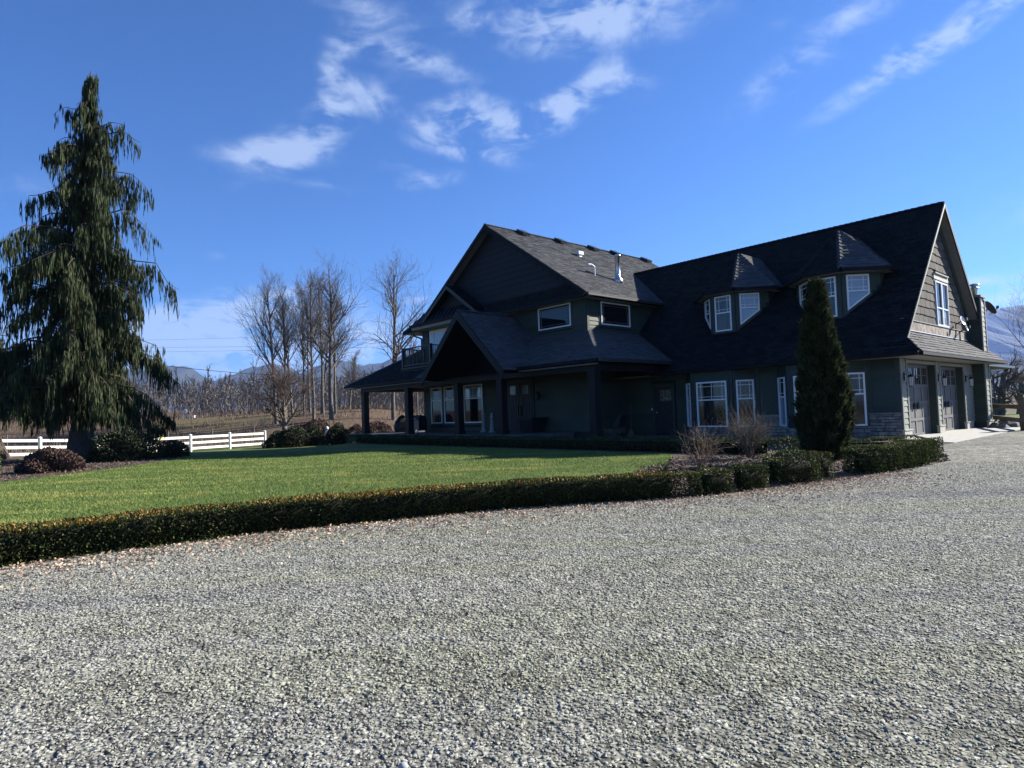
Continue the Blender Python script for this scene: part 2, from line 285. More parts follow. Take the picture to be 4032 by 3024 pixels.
class MB:
    def __init__(s): s.v = []; s.f = []
    def add(s, V, F):
        b = len(s.v); s.v += [tuple(x) for x in V]; s.f += [tuple(i+b for i in f) for f in F]; return s
    def box(s, x0, x1, y0, y1, z0, z1):
        V = [(x, y, z) for z in (z0, z1) for y in (y0, y1) for x in (x0, x1)]
        return s.add(V, [(0,2,3,1),(4,5,7,6),(0,1,5,4),(2,6,7,3),(0,4,6,2),(1,3,7,5)])
    def obox(s, o, ax, ay, az):
        """box from corner o with three edge vectors (right handed)"""
        o, ax, ay, az = map(Vector, (o, ax, ay, az))
        V = [o, o+ax, o+ay, o+ax+ay, o+az, o+ax+az, o+ay+az, o+ax+ay+az]
        return s.add(V, [(0,2,3,1),(4,5,7,6),(0,1,5,4),(2,6,7,3),(0,4,6,2),(1,3,7,5)])
    def beam(s, p, q, wd, ht, upv=(0, 0, 1)):
        p, q, u = Vector(p), Vector(q), Vector(upv); d = q-p; side = d.cross(u).normalized(); u2 = side.cross(d).normalized()
        return s._beam(p, d, side, u2, wd, ht)
    def _beam(s, p, d, side, u2, wd, ht):
        o = p-side*wd/2-u2*ht/2
        V = [o, o+d, o+side*wd, o+d+side*wd, o+u2*ht, o+d+u2*ht, o+side*wd+u2*ht, o+d+side*wd+u2*ht]
        return s.add(V, [(0,1,3,2),(4,6,7,5),(0,4,5,1),(2,3,7,6),(0,2,6,4),(1,5,7,3)])
    def tube(s, p, q, r0, r1=None, n=8, cap=True):
        p, q = Vector(p), Vector(q); r1 = r0 if r1 is None else r1; d = (q-p).normalized()
        a = d.orthogonal().normalized(); b = d.cross(a)
        V = []
        for c, r in ((p, r0), (q, r1)):
            V += [c+(a*math.cos(2*math.pi*i/n)+b*math.sin(2*math.pi*i/n))*r for i in range(n)]
        F = [(i, (i+1) % n, n+(i+1) % n, n+i) for i in range(n)]
        if cap: F += [tuple(range(n-1, -1, -1)), tuple(range(n, 2*n))]
        return s.add(V, F)
    def lathe(s, prof, c=(0, 0, 0), n=12):
        """prof: list of (r, z)"""
        V = []
        for r, z in prof: V += [(c[0]+r*math.cos(2*math.pi*i/n), c[1]+r*math.sin(2*math.pi*i/n), c[2]+z) for i in range(n)]
        F = []
        for k in range(len(prof)-1):
            for i in range(n): F.append((k*n+i, k*n+(i+1) % n, (k+1)*n+(i+1) % n, (k+1)*n+i))
        F += [tuple(range(n-1, -1, -1)), tuple((len(prof)-1)*n+i for i in range(n))]
        return s.add(V, F)
    def poly(s, P): return s.add(P, [tuple(range(len(P)))])
    def prism(s, P, ext):
        P = [Vector(p) for p in P]; e = Vector(ext); n = len(P)
        nn = Vector((0, 0, 0))
        for i in range(n): nn += P[i].cross(P[(i+1) % n])
        top = list(range(n)); bot = [n+i for i in range(n)]
        F = [(i, n+i, n+(i+1) % n, (i+1) % n) for i in range(n)]
        if nn.dot(e) > 0: F = [tuple(reversed(f)) for f in F]; F += [tuple(reversed(top)), tuple(bot)]
        else: F += [tuple(top), tuple(reversed(bot))]
        return s.add(P+[p+e for p in P], F)
    def build(s, name, material, parent=None, smooth=False):
        me = bpy.data.meshes.new(name); me.from_pydata([tuple(v) for v in s.v], [], s.f); me.materials.append(material)
        if smooth:
            for p in me.polygons: p.use_smooth = True
        me.update()
        return link(name, me, parent)
UNIT = {}
def unit(kind, material):
    """shared meshes for pieces that repeat: box, lap (thicker below), stone variants"""
    k = (kind, material.name)
    if k not in UNIT:
        me = bpy.data.meshes.new(kind+'_'+material.name)
        if kind == 'box': yb, yt = -.5, -.5; V = [(x, y, z) for z in (-.5, .5) for y in (-.5, .5) for x in (-.5, .5)]
        elif kind == 'lap': V = [(-.5,-1,-.5),(.5,-1,-.5),(-.5,0,-.5),(.5,0,-.5),(-.5,-.3,.5),(.5,-.3,.5),(-.5,0,.5),(.5,0,.5)]
        elif kind.startswith('shake'):
            r = random.Random(kind); a, b, c = r.uniform(-.06,.06), r.uniform(-.06,.06), r.uniform(-.05,.05)
            V = [(-.5,-1,-.5+a),(.5,-.9,-.5+b),(-.5,0,-.5),(.5,0,-.5),(-.5,-.3,.5),(.5,-.3,.5),(-.5,0,.5),(.5,0,.5)]
        else:
            r = random.Random(kind); j = lambda: r.uniform(-.07, .07)
            V = []
            for z in (-.5, .5):
                for y in (-1, 0):
                    for x in (-.5, .5): V.append((x*(.9 if y else 1)+(j() if y else 0), y*(1+2*j()), z*(.82 if y else 1)+(j() if y else 0)))
        F = [(0,2,3,1),(4,5,7,6),(0,1,5,4),(2,6,7,3),(0,4,6,2),(1,3,7,5)]
        me.from_pydata(V, [], F); me.materials.append(material); me.update()
        UNIT[k] = me
    return UNIT[k]
def piece(name, kind, material, parent, loc, size, rz=0, ry=0):
    o = link(name, unit(kind, material), parent); o.location = loc; o.scale = size; o.rotation_euler = (0, ry, rz); return o
def tubes(segs, k=3):
    S = np.asarray(segs, float)
    P0, P1, r0, r1 = S[:, 0:3], S[:, 3:6], S[:, 6], S[:, 7]
    d = P1-P0; d /= np.linalg.norm(d, axis=1, keepdims=True)+1e-9
    ref = np.where(np.abs(d[:, 2:3]) < .9, np.array([[0, 0, 1.]]), np.array([[1., 0, 0]]))
    a = np.cross(d, ref); a /= np.linalg.norm(a, axis=1, keepdims=True); b = np.cross(d, a)
    V = np.zeros((len(S), 2, k, 3))
    for i in range(k):
        t = 2*math.pi*i/k; o = a*math.cos(t)+b*math.sin(t)
        V[:, 0, i] = P0+o*r0[:, None]; V[:, 1, i] = P1+o*r1[:, None]
    base = (np.arange(len(S))*2*k)[:, None]
    F = np.concatenate([base+np.array([[i, (i+1) % k, k+(i+1) % k, k+i]]) for i in range(k)], 0)
    return V.reshape(-1, 3), F
def ribbons(segs, rg=rng):
    """one narrow face per twig segment, for twigs far too thin to show their roundness"""
    S = np.asarray(segs, float); P0, P1, r0, r1 = S[:, 0:3], S[:, 3:6], S[:, 6:7], S[:, 7:8]
    d = P1-P0; a = np.cross(d, rg.normal(size=d.shape)*np.array([.5, 1, .3])+np.array([0, 1., 0])); a /= np.linalg.norm(a, axis=1, keepdims=True)+1e-9
    V = np.stack([P0-a*r0, P0+a*r0, P1+a*r1, P1-a*r1], 1); return V.reshape(-1, 3), np.arange(4*len(S)).reshape(-1, 4)
def leaves(P, D, Lh, Wd, rg=rng):
    """diamond shaped leaf faces: P base, D direction, Lh length, Wd half width"""
    n = len(P); D = D/(np.linalg.norm(D, axis=1, keepdims=True)+1e-9)
    S = np.cross(D, rg.normal(size=(n, 3))); S /= np.linalg.norm(S, axis=1, keepdims=True)+1e-9
    Lh = np.broadcast_to(Lh, (n,))[:, None]; Wd = np.broadcast_to(Wd, (n,))[:, None]
    V = np.stack([P, P+D*Lh*.5+S*Wd, P+D*Lh, P+D*Lh*.5-S*Wd], 1).reshape(-1, 3)
    return V, np.arange(4*n).reshape(-1, 4)

# ------------------------------------------------------------------ ground
def sst(a, b, x): t = np.clip((np.asarray(x, float)-a)/(b-a), 0, 1); return t*t*(3-2*t)
def hgt(x, y):
    x = np.asarray(x, float); y = np.asarray(y, float)
    left = sst(-7, -13, x)
    z = -.55*sst(27, 40, y)*left - .55*sst(44, 60, y)*(1-left)
    bank = sst(-6, -22, x)
    z = z + 2.9*sst(60, 92, y)*bank + 1.2*sst(75, 100, y)*(1-bank)*sst(24, 8, x)
    z = z + 3.2*sst(112, 175, y)*sst(25, 5, x) + 2.0*sst(80, 170, y)*sst(35, 60, x)
    z = z + .25*np.sin(x*.13+y*.05)*sst(45, 70, y)
    return z
def inpoly(px, py, poly):
    px = np.asarray(px); py = np.asarray(py); ins = np.zeros(px.shape, bool); n = len(poly)
    for i in range(n):
        x0, y0 = poly[i]; x1, y1 = poly[(i+1) % n]
        c = ((y0 > py) != (y1 > py)); ins ^= c & (px < (x1-x0)*(py-y0)/((y1-y0)+1e-12)+x0)
    return ins
def gridmesh(name, xs, ys, dz, material, keep=None, smooth=True):
    X, Y = np.meshgrid(xs, ys); Z = hgt(X, Y)+dz
    V = np.stack([X, Y, Z], -1).reshape(-1, 3); nx = len(xs); ny = len(ys)
    i, j = np.meshgrid(np.arange(nx-1), np.arange(ny-1)); b = (j*nx+i).ravel()
    F = np.stack([b, b+1, b+1+nx, b+nx], 1)
    if keep is not None:
        c = V[F].mean(1); F = F[keep(c[:, 0], c[:, 1])]
        us, inv = np.unique(F, return_inverse=True); V = V[us]; F = inv.reshape(F.shape)
    return npmesh(name, V, F, material, smooth=smooth)
xs = np.concatenate([[-9000, -4000, -2000, -1000, -500, -250], np.arange(-140, 141, 4.), [250, 500, 1000, 2000, 4000, 9000]])
ys = np.concatenate([[-9000, -4000, -1500, -500, -150, -60], np.arange(-24, 141, 3.), [200, 400, 800, 1600, 3200, 6000, 9000]])
tag(gridmesh('ground', xs, ys, -.06, M['field']), kind='structure')
GR = [(-30,-14), (-14,-2.5), (-10,1.7), (-7.3,4.05), (-4.85,5.96), (-4.03,6.56), (-3,7.24), (-1.67,7.81), (-.11,8.43), (1.28,8.72), (2.65,9.02), (3.97,9.62), (5.1,10.2), (5.73,10.62), (6.82,11.22), (7.9,12.1), (8.95,13.0), (10.1,15), (11.4,17), (12.35,17.85), (20.5,24.9), (23.5,27.6), (42,34), (60,-14)]
lawnL = [(-70,-20), (-30,-14), (-14,-2.5), (-10,1.7), (-4.85,5.96), (-.11,8.43), (2.65,9.02), (6.82,11.3), (14,20), (6,32), (-6,46), (-13,48), (-20,45.5), (-26.5,36.5), (-34,27), (-70,15)]
tag(gridmesh('lawn', np.arange(-70, 16, .5), np.arange(-20, 52, .5), 0, M['lawn'], keep=lambda x, y: inpoly(x, y, lawnL)), kind='structure')
lawnR = [(20,25), (26,29), (50,36), (50,60), (14,60), (12,40)]
tag(gridmesh('lawn', np.arange(10, 52, 1.), np.arange(20, 62, 1.), -.004, M['lawn'], keep=lambda x, y: inpoly(x, y, lawnR)), kind='structure')
g = MB().poly([(x, y, .008) for x, y in GR]).build('gravel_drive', M['gravel']); tag(g, kind='structure')
MU1 = [(-13.6,13.8), (-12.75,15.6), (-12.5,17.3), (-12.25,19.5), (-12.3,22.35), (-13,25), (-14.2,27.5), (-27,28), (-36,24), (-34,10), (-20,9)]
MU2 = [(1.35,8.75), (1.75,9.9), (2.0,11.4), (2.35,12.6), (2.75,13.6), (3.4,14.2), (4.4,17.4), (-1.0,23.6), (-7.6,31.1), (-7.0,33.0), (2.5,27), (12.2,20.2), (12.4,17.85), (11.4,17), (10.1,15), (8.95,13.0), (7.9,12.1), (6.82,11.22), (5.1,10.2), (3.97,9.62), (2.65,9.02)]
tag(MB().poly([(x, y, .006) for x, y in MU1]).build('mulch_bed', M['mulch']), kind='structure')
tag(MB().poly([(x, y, .005) for x, y in MU2]).build('mulch_bed', M['mulch']), kind='structure')
# loose stones of the drive, real where the camera stands close
n = 270000
yy = 2.0+10.5*rng.random(n)**.85; xx = (rng.random(n)*2-1)*.90*yy
ok = inpoly(xx, yy, GR); xx = xx[ok]; yy = yy[ok]; n = len(xx)
rad = (.0036+.0046*rng.random(n)**2.0)*(1+.055*yy)
big = rng.random(n) < .002; rad[big] *= 1.9
pyr = np.array([[1,0,0],[0,1,0],[-1,0,0],[0,-1,0],[0,0,1]], float)
of = np.array([[0,1,4],[1,2,4],[2,3,4],[3,0,4]])
an_ = rng.random(n)*6.283; ca, sa = np.cos(an_), np.sin(an_)
V = pyr[None]*np.stack([rad*(.8+.7*rng.random(n)), rad*(.7+.5*rng.random(n)), rad*(.45+.5*rng.random(n))], 1)[:, None, :]
V = V+rng.normal(size=(n, 5, 3))*(rad*.22)[:, None, None]
V = np.stack([V[:, :, 0]*ca[:, None]-V[:, :, 1]*sa[:, None], V[:, :, 0]*sa[:, None]+V[:, :, 1]*ca[:, None], V[:, :, 2]], -1)
V += np.stack([xx, yy, np.full(n, .010)], 1)[:, None, :]
tag(npmesh('gravel_stones', V.reshape(-1, 3), (of[None]+(np.arange(n)*5)[:, None, None]).reshape(-1, 3), M['gravelst']), 'loose grey crushed stones covering the near gravel drive', 'gravel', kind='stuff')
# one pale stone stands out at the bottom of the picture
mb = MB(); mb.lathe([(.001,-.004),(.014,.0),(.019,.010),(.016,.020),(.006,.026)], (-.445,2.36,.01), 9)
o = mb.build('pebble', M['stonew'], smooth=True); tag(o, 'single white pebble lying on the gravel nearest the camera', 'pebble')
# grass blades
n = 230000
yy = 6+19*rng.random(n)**1.35; xx = -yy*.86+rng.random(n)*(yy*1.25)
ok = inpoly(xx, yy, lawnL) & ~inpoly(xx, yy, GR) & ~inpoly(xx, yy, MU2) & ~inpoly(xx, yy, MU1); xx = xx[ok]; yy = yy[ok]; n = len(xx)
hh = (.014+.022*rng.random(n))*(1+.02*yy); ang = rng.random(n)*6.283; wd = .0035*(1+.07*yy)
lean = rng.normal(size=(n, 2))*.02
P = np.stack([xx, yy, hgt(xx, yy)], 1)
s_ = np.stack([np.cos(ang), np.sin(ang), 0*ang], 1)*wd[:, None]
tip = P+np.stack([lean[:, 0], lean[:, 1], hh], 1)
tag(npmesh('grass', np.stack([P-s_, P+s_, tip], 1).reshape(-1, 3), np.arange(3*n).reshape(-1, 3), M['lawnblade']), 'short mown green grass of the front lawn', 'grass', kind='stuff')
# fallen leaves beside the long hedge, bark chips in the bed
HB = np.array([(-10,1.7),(-7.3,4.05),(-4.85,5.96),(-4.03,6.56),(-3,7.24),(-1.67,7.81),(-.11,8.43),(1.28,8.72),(2.65,9.02),(3.97,9.62),(5.73,10.62),(6.82,11.22)])
def along(path, t):
    path = np.asarray(path, float); d = np.linalg.norm(np.diff(path, axis=0), axis=1); c = np.concatenate([[0], np.cumsum(d)]); s = t*c[-1]
    k = np.clip(np.searchsorted(c, s, side='right')-1, 0, len(d)-1); f = (s-c[k])/d[k]
    p = path[k]+(path[k+1]-path[k])*f[:, None]; tg = (path[k+1]-path[k])/d[k][:, None]
    return p, tg, c[-1]
n = 11000; t = rng.random(n)**1.2; p, tg, _ = along(HB, t); off = np.abs(rng.normal(size=n))*.42-.05
off += (rng.random(n) < .2)*rng.random(n)*1.1
nr = np.stack([tg[:, 1], -tg[:, 0]], 1); q = p+nr*off[:, None]
P = np.stack([q[:, 0], q[:, 1], np.full(n, .022)], 1)
V, F = leaves(P, np.stack([rng.normal(size=n), rng.normal(size=n), .35*rng.normal(size=n)], 1), .022+.026*rng.random(n), .010)
tag(npmesh('fallen_leaves', V, F, M['leaf']), 'dry tan leaves strewn over gravel along the long hedge', 'leaves', kind='stuff')
n = 9000; xx = 1.3+9*rng.random(n); yy = 8.8+7*rng.random(n); ok = inpoly(xx, yy, MU2); xx, yy = xx[ok], yy[ok]
x2 = -24+12*rng.random(9000); y2 = 14+14*rng.random(9000); ok = inpoly(x2, y2, MU1); xx = np.concatenate([xx, x2[ok]]); yy = np.concatenate([yy, y2[ok]]); n = len(xx)
V, F = leaves(np.stack([xx, yy, np.full(n, .012)], 1), np.stack([rng.normal(size=n), rng.normal(size=n), .5*np.abs(rng.normal(size=n))], 1), .05+.06*rng.random(n), .014)
tag(npmesh('bark_chips', V, F, M['chip']), 'brown bark chips covering the planting beds', 'mulch', kind='stuff')

# ------------------------------------------------------------------ house
HO = Vector((12.46, 20.23, 0)); HR = R(-48.5)
house = empty('house', HO, HR)
tag(house, 'large dark green two storey house with charcoal shingle roofs, dormers and two car garage', 'house')
UX = Vector((math.cos(HR), math.sin(HR), 0)); VX = Vector((-math.sin(HR), math.cos(HR), 0))
def hw(u, v, z=0): return HO+UX*u+VX*v+Vector((0, 0, z))
Z = Vector((0, 0, 1))
N_INDIV = [0]
def facet(parent, P, material=None, exposure=.15, indiv=0, name='roof', thick=.10, deckmat=None, tabw=(.24, .40), bare=False):
    """one roof slope: a deck slab plus overlapping shingle tabs in courses; indiv = how many tabs (from the eave) are pieces of their own"""
    P = [Vector(p) for p in P]; material = material or M['shingle']
    nn = Vector((0, 0, 0))
    for i in range(len(P)): nn += (P[i]-P[0]).cross(P[(i+1) % len(P)]-P[0])
    nn.normalize()
    if nn.z < 0: nn = -nn; P = P[::-1]
    mb = MB(); mb.prism([p-nn*.012 for p in P], -nn*thick)
    ro = mb.build(name, deckmat or M['fascia'], parent)
    if bare: return ro
    e = Z.cross(nn).normalized(); s = nn.cross(e)
    o0 = P[0]; Q = [((p-o0).dot(e), (p-o0).dot(s)) for p in P]
    b0 = min(q[1] for q in Q); b1 = max(q[1] for q in Q)
    def span(b):
        xs_ = []
        for i in range(len(Q)):
            (xa, ya), (xb, yb) = Q[i], Q[(i+1) % len(Q)]
            if abs(yb-ya) < 1e-9: continue
            if min(ya, yb)-1e-6 <= b <= max(ya, yb)+1e-6: xs_.append(xa+(xb-xa)*(b-ya)/(yb-ya))
        return (min(xs_), max(xs_)) if len(xs_) > 1 else None
    V = []; F = []; rows = int((b1-b0)/exposure)+1; rr = random.Random(int(abs(o0.x*91+o0.y*37)))
    made = 0
    for r in range(rows):
        lo = b0+r*exposure; hi = min(lo+exposure*1.04, b1)
        if hi-lo < .03: continue
        sl_, sh_ = span(min(max(lo+1e-4, b0+1e-4), b1-1e-4)), span(hi-1e-4)
        if not sl_ or not sh_: continue
        a = sl_[0]-rr.random()*.3
        amax = sl_[1]
        while a < amax-.01:
            wdt = rr.uniform(*tabw); x0 = max(a, sl_[0]); x1 = min(a+wdt-.006, amax); a += wdt
            if x1-x0 < .02: continue
            y0, y1 = max(x0, sh_[0]), min(x1, sh_[1])
            if y0 > y1: y0 = y1 = min(max(.5*(x0+x1), sh_[0]), sh_[1])
            t = .014+.016*rr.random()
            jl = rr.uniform(-.012, .006)
            vv = [o0+e*x0+s*(lo+jl)+nn*t, o0+e*x1+s*(lo+jl)+nn*t, o0+e*y1+s*hi+nn*.003, o0+e*y0+s*hi+nn*.003, o0+e*x0+s*(lo+jl)-nn*.01, o0+e*x1+s*(lo+jl)-nn*.01]
            ff = [(0,1,2,3), (4,5,1,0), (4,0,3), (1,5,2)]
            if made < indiv:
                MB().add(vv, ff).build('shingle', material, ro); made += 1; N_INDIV[0] += 1
            else:
                b = len(V); V += [tuple(v) for v in vv]; F += [tuple(i+b for i in f) for f in ff]
    if V:
        me = bpy.data.meshes.new('shingles'); me.from_pydata(V, [], F); me.materials.append(material); me.update()
        k = link('shingles', me, ro); k['kind'] = 'stuff'
    return ro
def gutter(p, q, out, parent=house, matl=None):
    p, q, out = Vector(p), Vector(q), Vector(out).normalized()
    mb = MB(); d = q-p
    c0 = p+out*.055-Z*.075
    mb.beam(c0, c0+d, .11, .11)
    mb.beam(c0+out*.05+Z*.052, c0+d+out*.05+Z*.052, .022, .022)
    return mb.build('gutter', matl or M['gutter'], parent)  # default metal is lighter for sunlit eaves; shaded ones pass the dark fascia colour
def ridgecap(p, q, parent=house, material=None):
    p, q = Vector(p), Vector(q); d = (q-p); n = max(2, int(d.length/.22)); mb = MB(); u = d.normalized(); side = u.cross(Z).normalized(); u2 = side.cross(u)
    for i in range(n):
        a = p+d*(i/n); b = p+d*min(1, (i+1.25)/n); t0, t1 = .05, .018
        A = [a-side*.13-u2*.065+u2*.03, a+u2*t0, a+side*.13-u2*.065+u2*.03]; B = [b-side*.13-u2*.065, b+u2*t1, b+side*.13-u2*.065]
        mb.add(A+B, [(0,3,4,1), (1,4,5,2), (0,1,2), (3,5,4)])
    return mb.build('ridge_cap', material or M['shingle'], parent)
class Wall:
    """wall face from p0 to p1 (left to right seen from outside)"""
    def __init__(s, p0, p1):
        s.p0 = Vector((*p0, 0)); s.d = Vector((*p1, 0))-s.p0; s.len = s.d.length; s.d.normalize(); s.o = Vector((s.d.y, -s.d.x, 0)); s.rz = math.atan2(s.d.y, s.d.x); s.open = []
    def P(s, a, out, z): return s.p0+s.d*a+s.o*out+Z*z
    def back(s, z0, z1, name='wall', th=.12, parent=house, matl=None):
        mb = MB(); mb.prism([s.P(0, 0, z0), s.P(s.len, 0, z0), s.P(s.len, 0, z1), s.P(0, 0, z1)], s.o*-th); s.w = mb.build(name, matl or M['wall'], parent); return s.w
    def backpoly(s, pts, name='wall', th=.12, parent=house, matl=None):
        mb = MB(); mb.prism([s.P(a, 0, z) for a, z in pts], s.o*-th); s.w = mb.build(name, matl or M['wall'], parent); return s.w
    def boards(s, z0, z1, step=.2, matl=None, name='siding_board', lim=None, a0=0, a1=None, kind='lap', th=.032):
        a1 = s.len if a1 is None else a1
        n = max(1, round((z1-z0)/step)); st = (z1-z0)/n
        for i in range(n):
            lo = z0+i*st; hi = lo+st; iv = [(a0, a1)]
            if lim:
                l0, l1 = lim(hi); iv = [(max(a0, l0), min(a1, l1))]
            for (oa, ob, oz0, oz1) in s.open:
                if oz1 <= lo+.02 or oz0 >= hi-.02: continue
                nv = []
                for (x, y) in iv:
                    if ob <= x or oa >= y: nv.append((x, y)); continue
                    if oa > x: nv.append((x, oa))
                    if ob < y: nv.append((ob, y))
                iv = nv
            for (x, y) in iv:
                if y-x < .04: continue
                piece(name, kind, matl or M['siding'], s.w, s.P((x+y)/2, .001, (lo+hi)/2+.004), (y-x-.004, th, st+.012), s.rz)
    def vtrim(s, a, z0, z1, wd=.12, th=.035, matl=None, name='corner_trim'):
        return piece(name, 'box', matl or M['trim'], s.w, s.P(a, th/2+.004, (z0+z1)/2), (wd, th, z1-z0), s.rz)
    def htrim(s, a0, a1, z, ht=.14, th=.035, matl=None, name='trim_board', parent=None):
        return piece(name, 'box', matl or M['trim'], parent or s.w, s.P((a0+a1)/2, th/2+.006, z), (a1-a0, th, ht), s.rz)
    def stones(s, z0, z1, a0=0, a1=None, seed=1):
        a1 = s.len if a1 is None else a1; rr = random.Random(seed); z = z0
        piece('mortar', 'box', M['mortar'], s.w, s.P((a0+a1)/2, .012, (z0+z1)/2), (a1-a0-.003, .022, z1-z0-.003), s.rz)
        while z < z1-.03:
            h = min(rr.uniform(.075, .145), z1-z)
            if z1-(z+h) < .05: h = z1-z
            a = a0
            while a < a1-.02:
                wdt = min(rr.uniform(.18, .52), a1-a)
                if a1-(a+wdt) < .10: wdt = a1-a
                blk = any(oa < a+wdt-.03 and ob > a+.03 and oz0 < z+h-.02 and oz1 > z+.02 for (oa, ob, oz0, oz1) in s.open)
                if not blk: piece('stone', 'stone%d' % rr.randint(0, 5), M['stone'], s.w, s.P(a+wdt/2, .02, z+h/2), (wdt-.008, rr.uniform(.03, .065), h-.008), s.rz)
                a += wdt
            z += h
    def window(s, pts, parent=house, rail=None, grid='prairie', pane='pane', fw=.055, cas=True, lower='pane', name='window', out=.0):
        """pts: outline (a, z) counter-clockwise from bottom left, seen from outside"""
        n = len(pts); ctr = (sum(p[0] for p in pts)/n, sum(p[1] for p in pts)/n)
        def inset(w_):
            ln = []
            for i in range(n):
                (xa, ya), (xb, yb) = pts[i], pts[(i+1) % n]; dx, dy = xb-xa, yb-ya; L_ = math.hypot(dx, dy); nx, ny = -dy/L_, dx/L_
                ln.append((xa+nx*w_, ya+ny*w_, dx, dy))
            r = []
            for i in range(n):
                x1, y1, a1, b1 = ln[i-1]; x2, y2, a2, b2 = ln[i]; den = a1*b2-b1*a2; t = ((x2-x1)*b2-(y2-y1)*a2)/den; r.append((x1+a1*t, y1+b1*t))
            return r
        I = inset(fw)
        mb = MB()
        f0, f1 = out+.012, out+.075
        for i in range(n):
            A, B, Ci, D = pts[i], pts[(i+1) % n], I[(i+1) % n], I[i]
            q = [s.P(A[0], f0, A[1]), s.P(B[0], f0, B[1]), s.P(Ci[0], f0, Ci[1]), s.P(D[0], f0, D[1])]
            mb.prism(q, s.o*(f1-f0))
        wobj = mb.build(name, M['white'], parent)
        mb = MB(); pf = out+.03
        if rail:
            # split the inset outline at the rail
            def clip(poly, z, above):
                r = []
                for i in range(len(poly)):
                    a, b = poly[i], poly[(i+1) % len(poly)]; ia = (a[1] >= z) == above; ib = (b[1] >= z) == above
                    if ia: r.append(a)
                    if ia != ib: t = (z-a[1])/(b[1]-a[1]); r.append((a[0]+(b[0]-a[0])*t, z))
                return r
            up_, lo_ = clip(I, rail, True), clip(I, rail, False)
            MB().poly([s.P(a, pf, z) for a, z in up_]).build('pane', M[pane], wobj)
            MB().poly([s.P(a, pf-.006, z) for a, z in lo_]).build('pane', M[lower], wobj)
            xs_ = [a for a, z in up_ if abs(z-rail) < 1e-6]
            mb2 = MB(); mb2.prism([s.P(min(xs_), pf+.001, rail-.025), s.P(max(xs_), pf+.001, rail-.025), s.P(max(xs_), pf+.001, rail+.025), s.P(min(xs_), pf+.001, rail+.025)], s.o*.038); mb2.build('meeting_rail', M['white'], wobj)
            G = up_
        else:
            MB().poly([s.P(a, pf, z) for a, z in I]).build('pane', M[pane], wobj); G = I
        if grid:
            x0, x1 = min(p[0] for p in G), max(p[0] for p in G); z0, z1 = min(p[1] for p in G), max(p[1] for p in G)
            W_ = x1-x0; H_ = z1-z0; mg = MB(); t = .009 if grid != 'line' else .006
            if grid == 'prairie': vs, hs = [x0+min(.16, W_*.2), x1-min(.16, W_*.2)], [z0+.13, z1-.13]
            elif grid == 'prairie3': vs, hs = [x0+.14, (x0+x1)/2, x1-.14], [z0+.12, z1-.13]
            elif grid == 'line': vs, hs = [x0+.13, x1-.13], [z0+.10, z1-.10]
            else: vs, hs = [(x0+x1)/2], []
            for v in vs: mg.prism([s.P(v-t, pf+.002, z0), s.P(v+t, pf+.002, z0), s.P(v+t, pf+.002, z1), s.P(v-t, pf+.002, z1)], s.o*.012)
            for h in hs: mg.prism([s.P(x0, pf+.003, h-t), s.P(x1, pf+.003, h-t), s.P(x1, pf+.003, h+t), s.P(x0, pf+.003, h+t)], s.o*.013)
            mg.build('muntins', M['white'] if grid != 'line' else M['gtrim'], wobj)
        if cas:
            C_ = inset(-.10); mc = MB()
            for i in range(n):
                A, B, Ci, D = C_[i], C_[(i+1) % n], pts[(i+1) % n], pts[i]
                mc.prism([s.P(A[0], out+.004, A[1]), s.P(B[0], out+.004, B[1]), s.P(Ci[0], out+.004, Ci[1]), s.P(D[0], out+.004, D[1])], s.o*.04)
            mc.build('casing', M['trim'], wobj)
        return wobj
def rect(a0, a1, z0, z1): return [(a0, z0), (a1, z0), (a1, z1), (a0, z1)]

# ---- garage wing
S = 1.033; EV, EZ = -.693, 2.773; RV = 4.94; RZ = EZ+S*(RV-EV); BV = 2*RV-EV; SK = .78; RK = .35
def gz(v): return EZ+S*(v-EV)
hipv = EV+(SK-RK); hipz = EZ+S*(SK-RK); topz = EZ+S*SK
facet(house, [(-12,EV,EZ), (SK,EV,EZ), (RK,hipv,hipz), (RK,RV,RZ), (-14.1,RV,RZ)], M['shingle_shade'])
facet(house, [(-12,BV,EZ), (SK,BV,EZ), (RK,BV-(SK-RK),hipz), (RK,RV,RZ), (-14.1,RV,RZ)], M['shingle_shade'], exposure=.3)
facet(house, [(SK,EV,EZ), (SK,BV,EZ), (RK,BV-(SK-RK),hipz), (.02,BV-SK+.02,topz-.02), (.02,EV+SK-.02,topz-.02), (RK,hipv,hipz)], M['shingle'], indiv=70)
ridgecap((-14,RV,RZ+.02), (RK,RV,RZ+.02), material=M['shingle_shade'])
ridgecap((SK-.02,EV+.02,EZ+.03), (RK,hipv,hipz+.01), material=M['shingle_shade'])
gutter((-9.2,EV,EZ), (SK,EV,EZ), (0,-1,0), matl=M['fascia']); gutter((SK,EV,EZ), (SK,BV,EZ), (1,0,0), matl=M['fascia'])
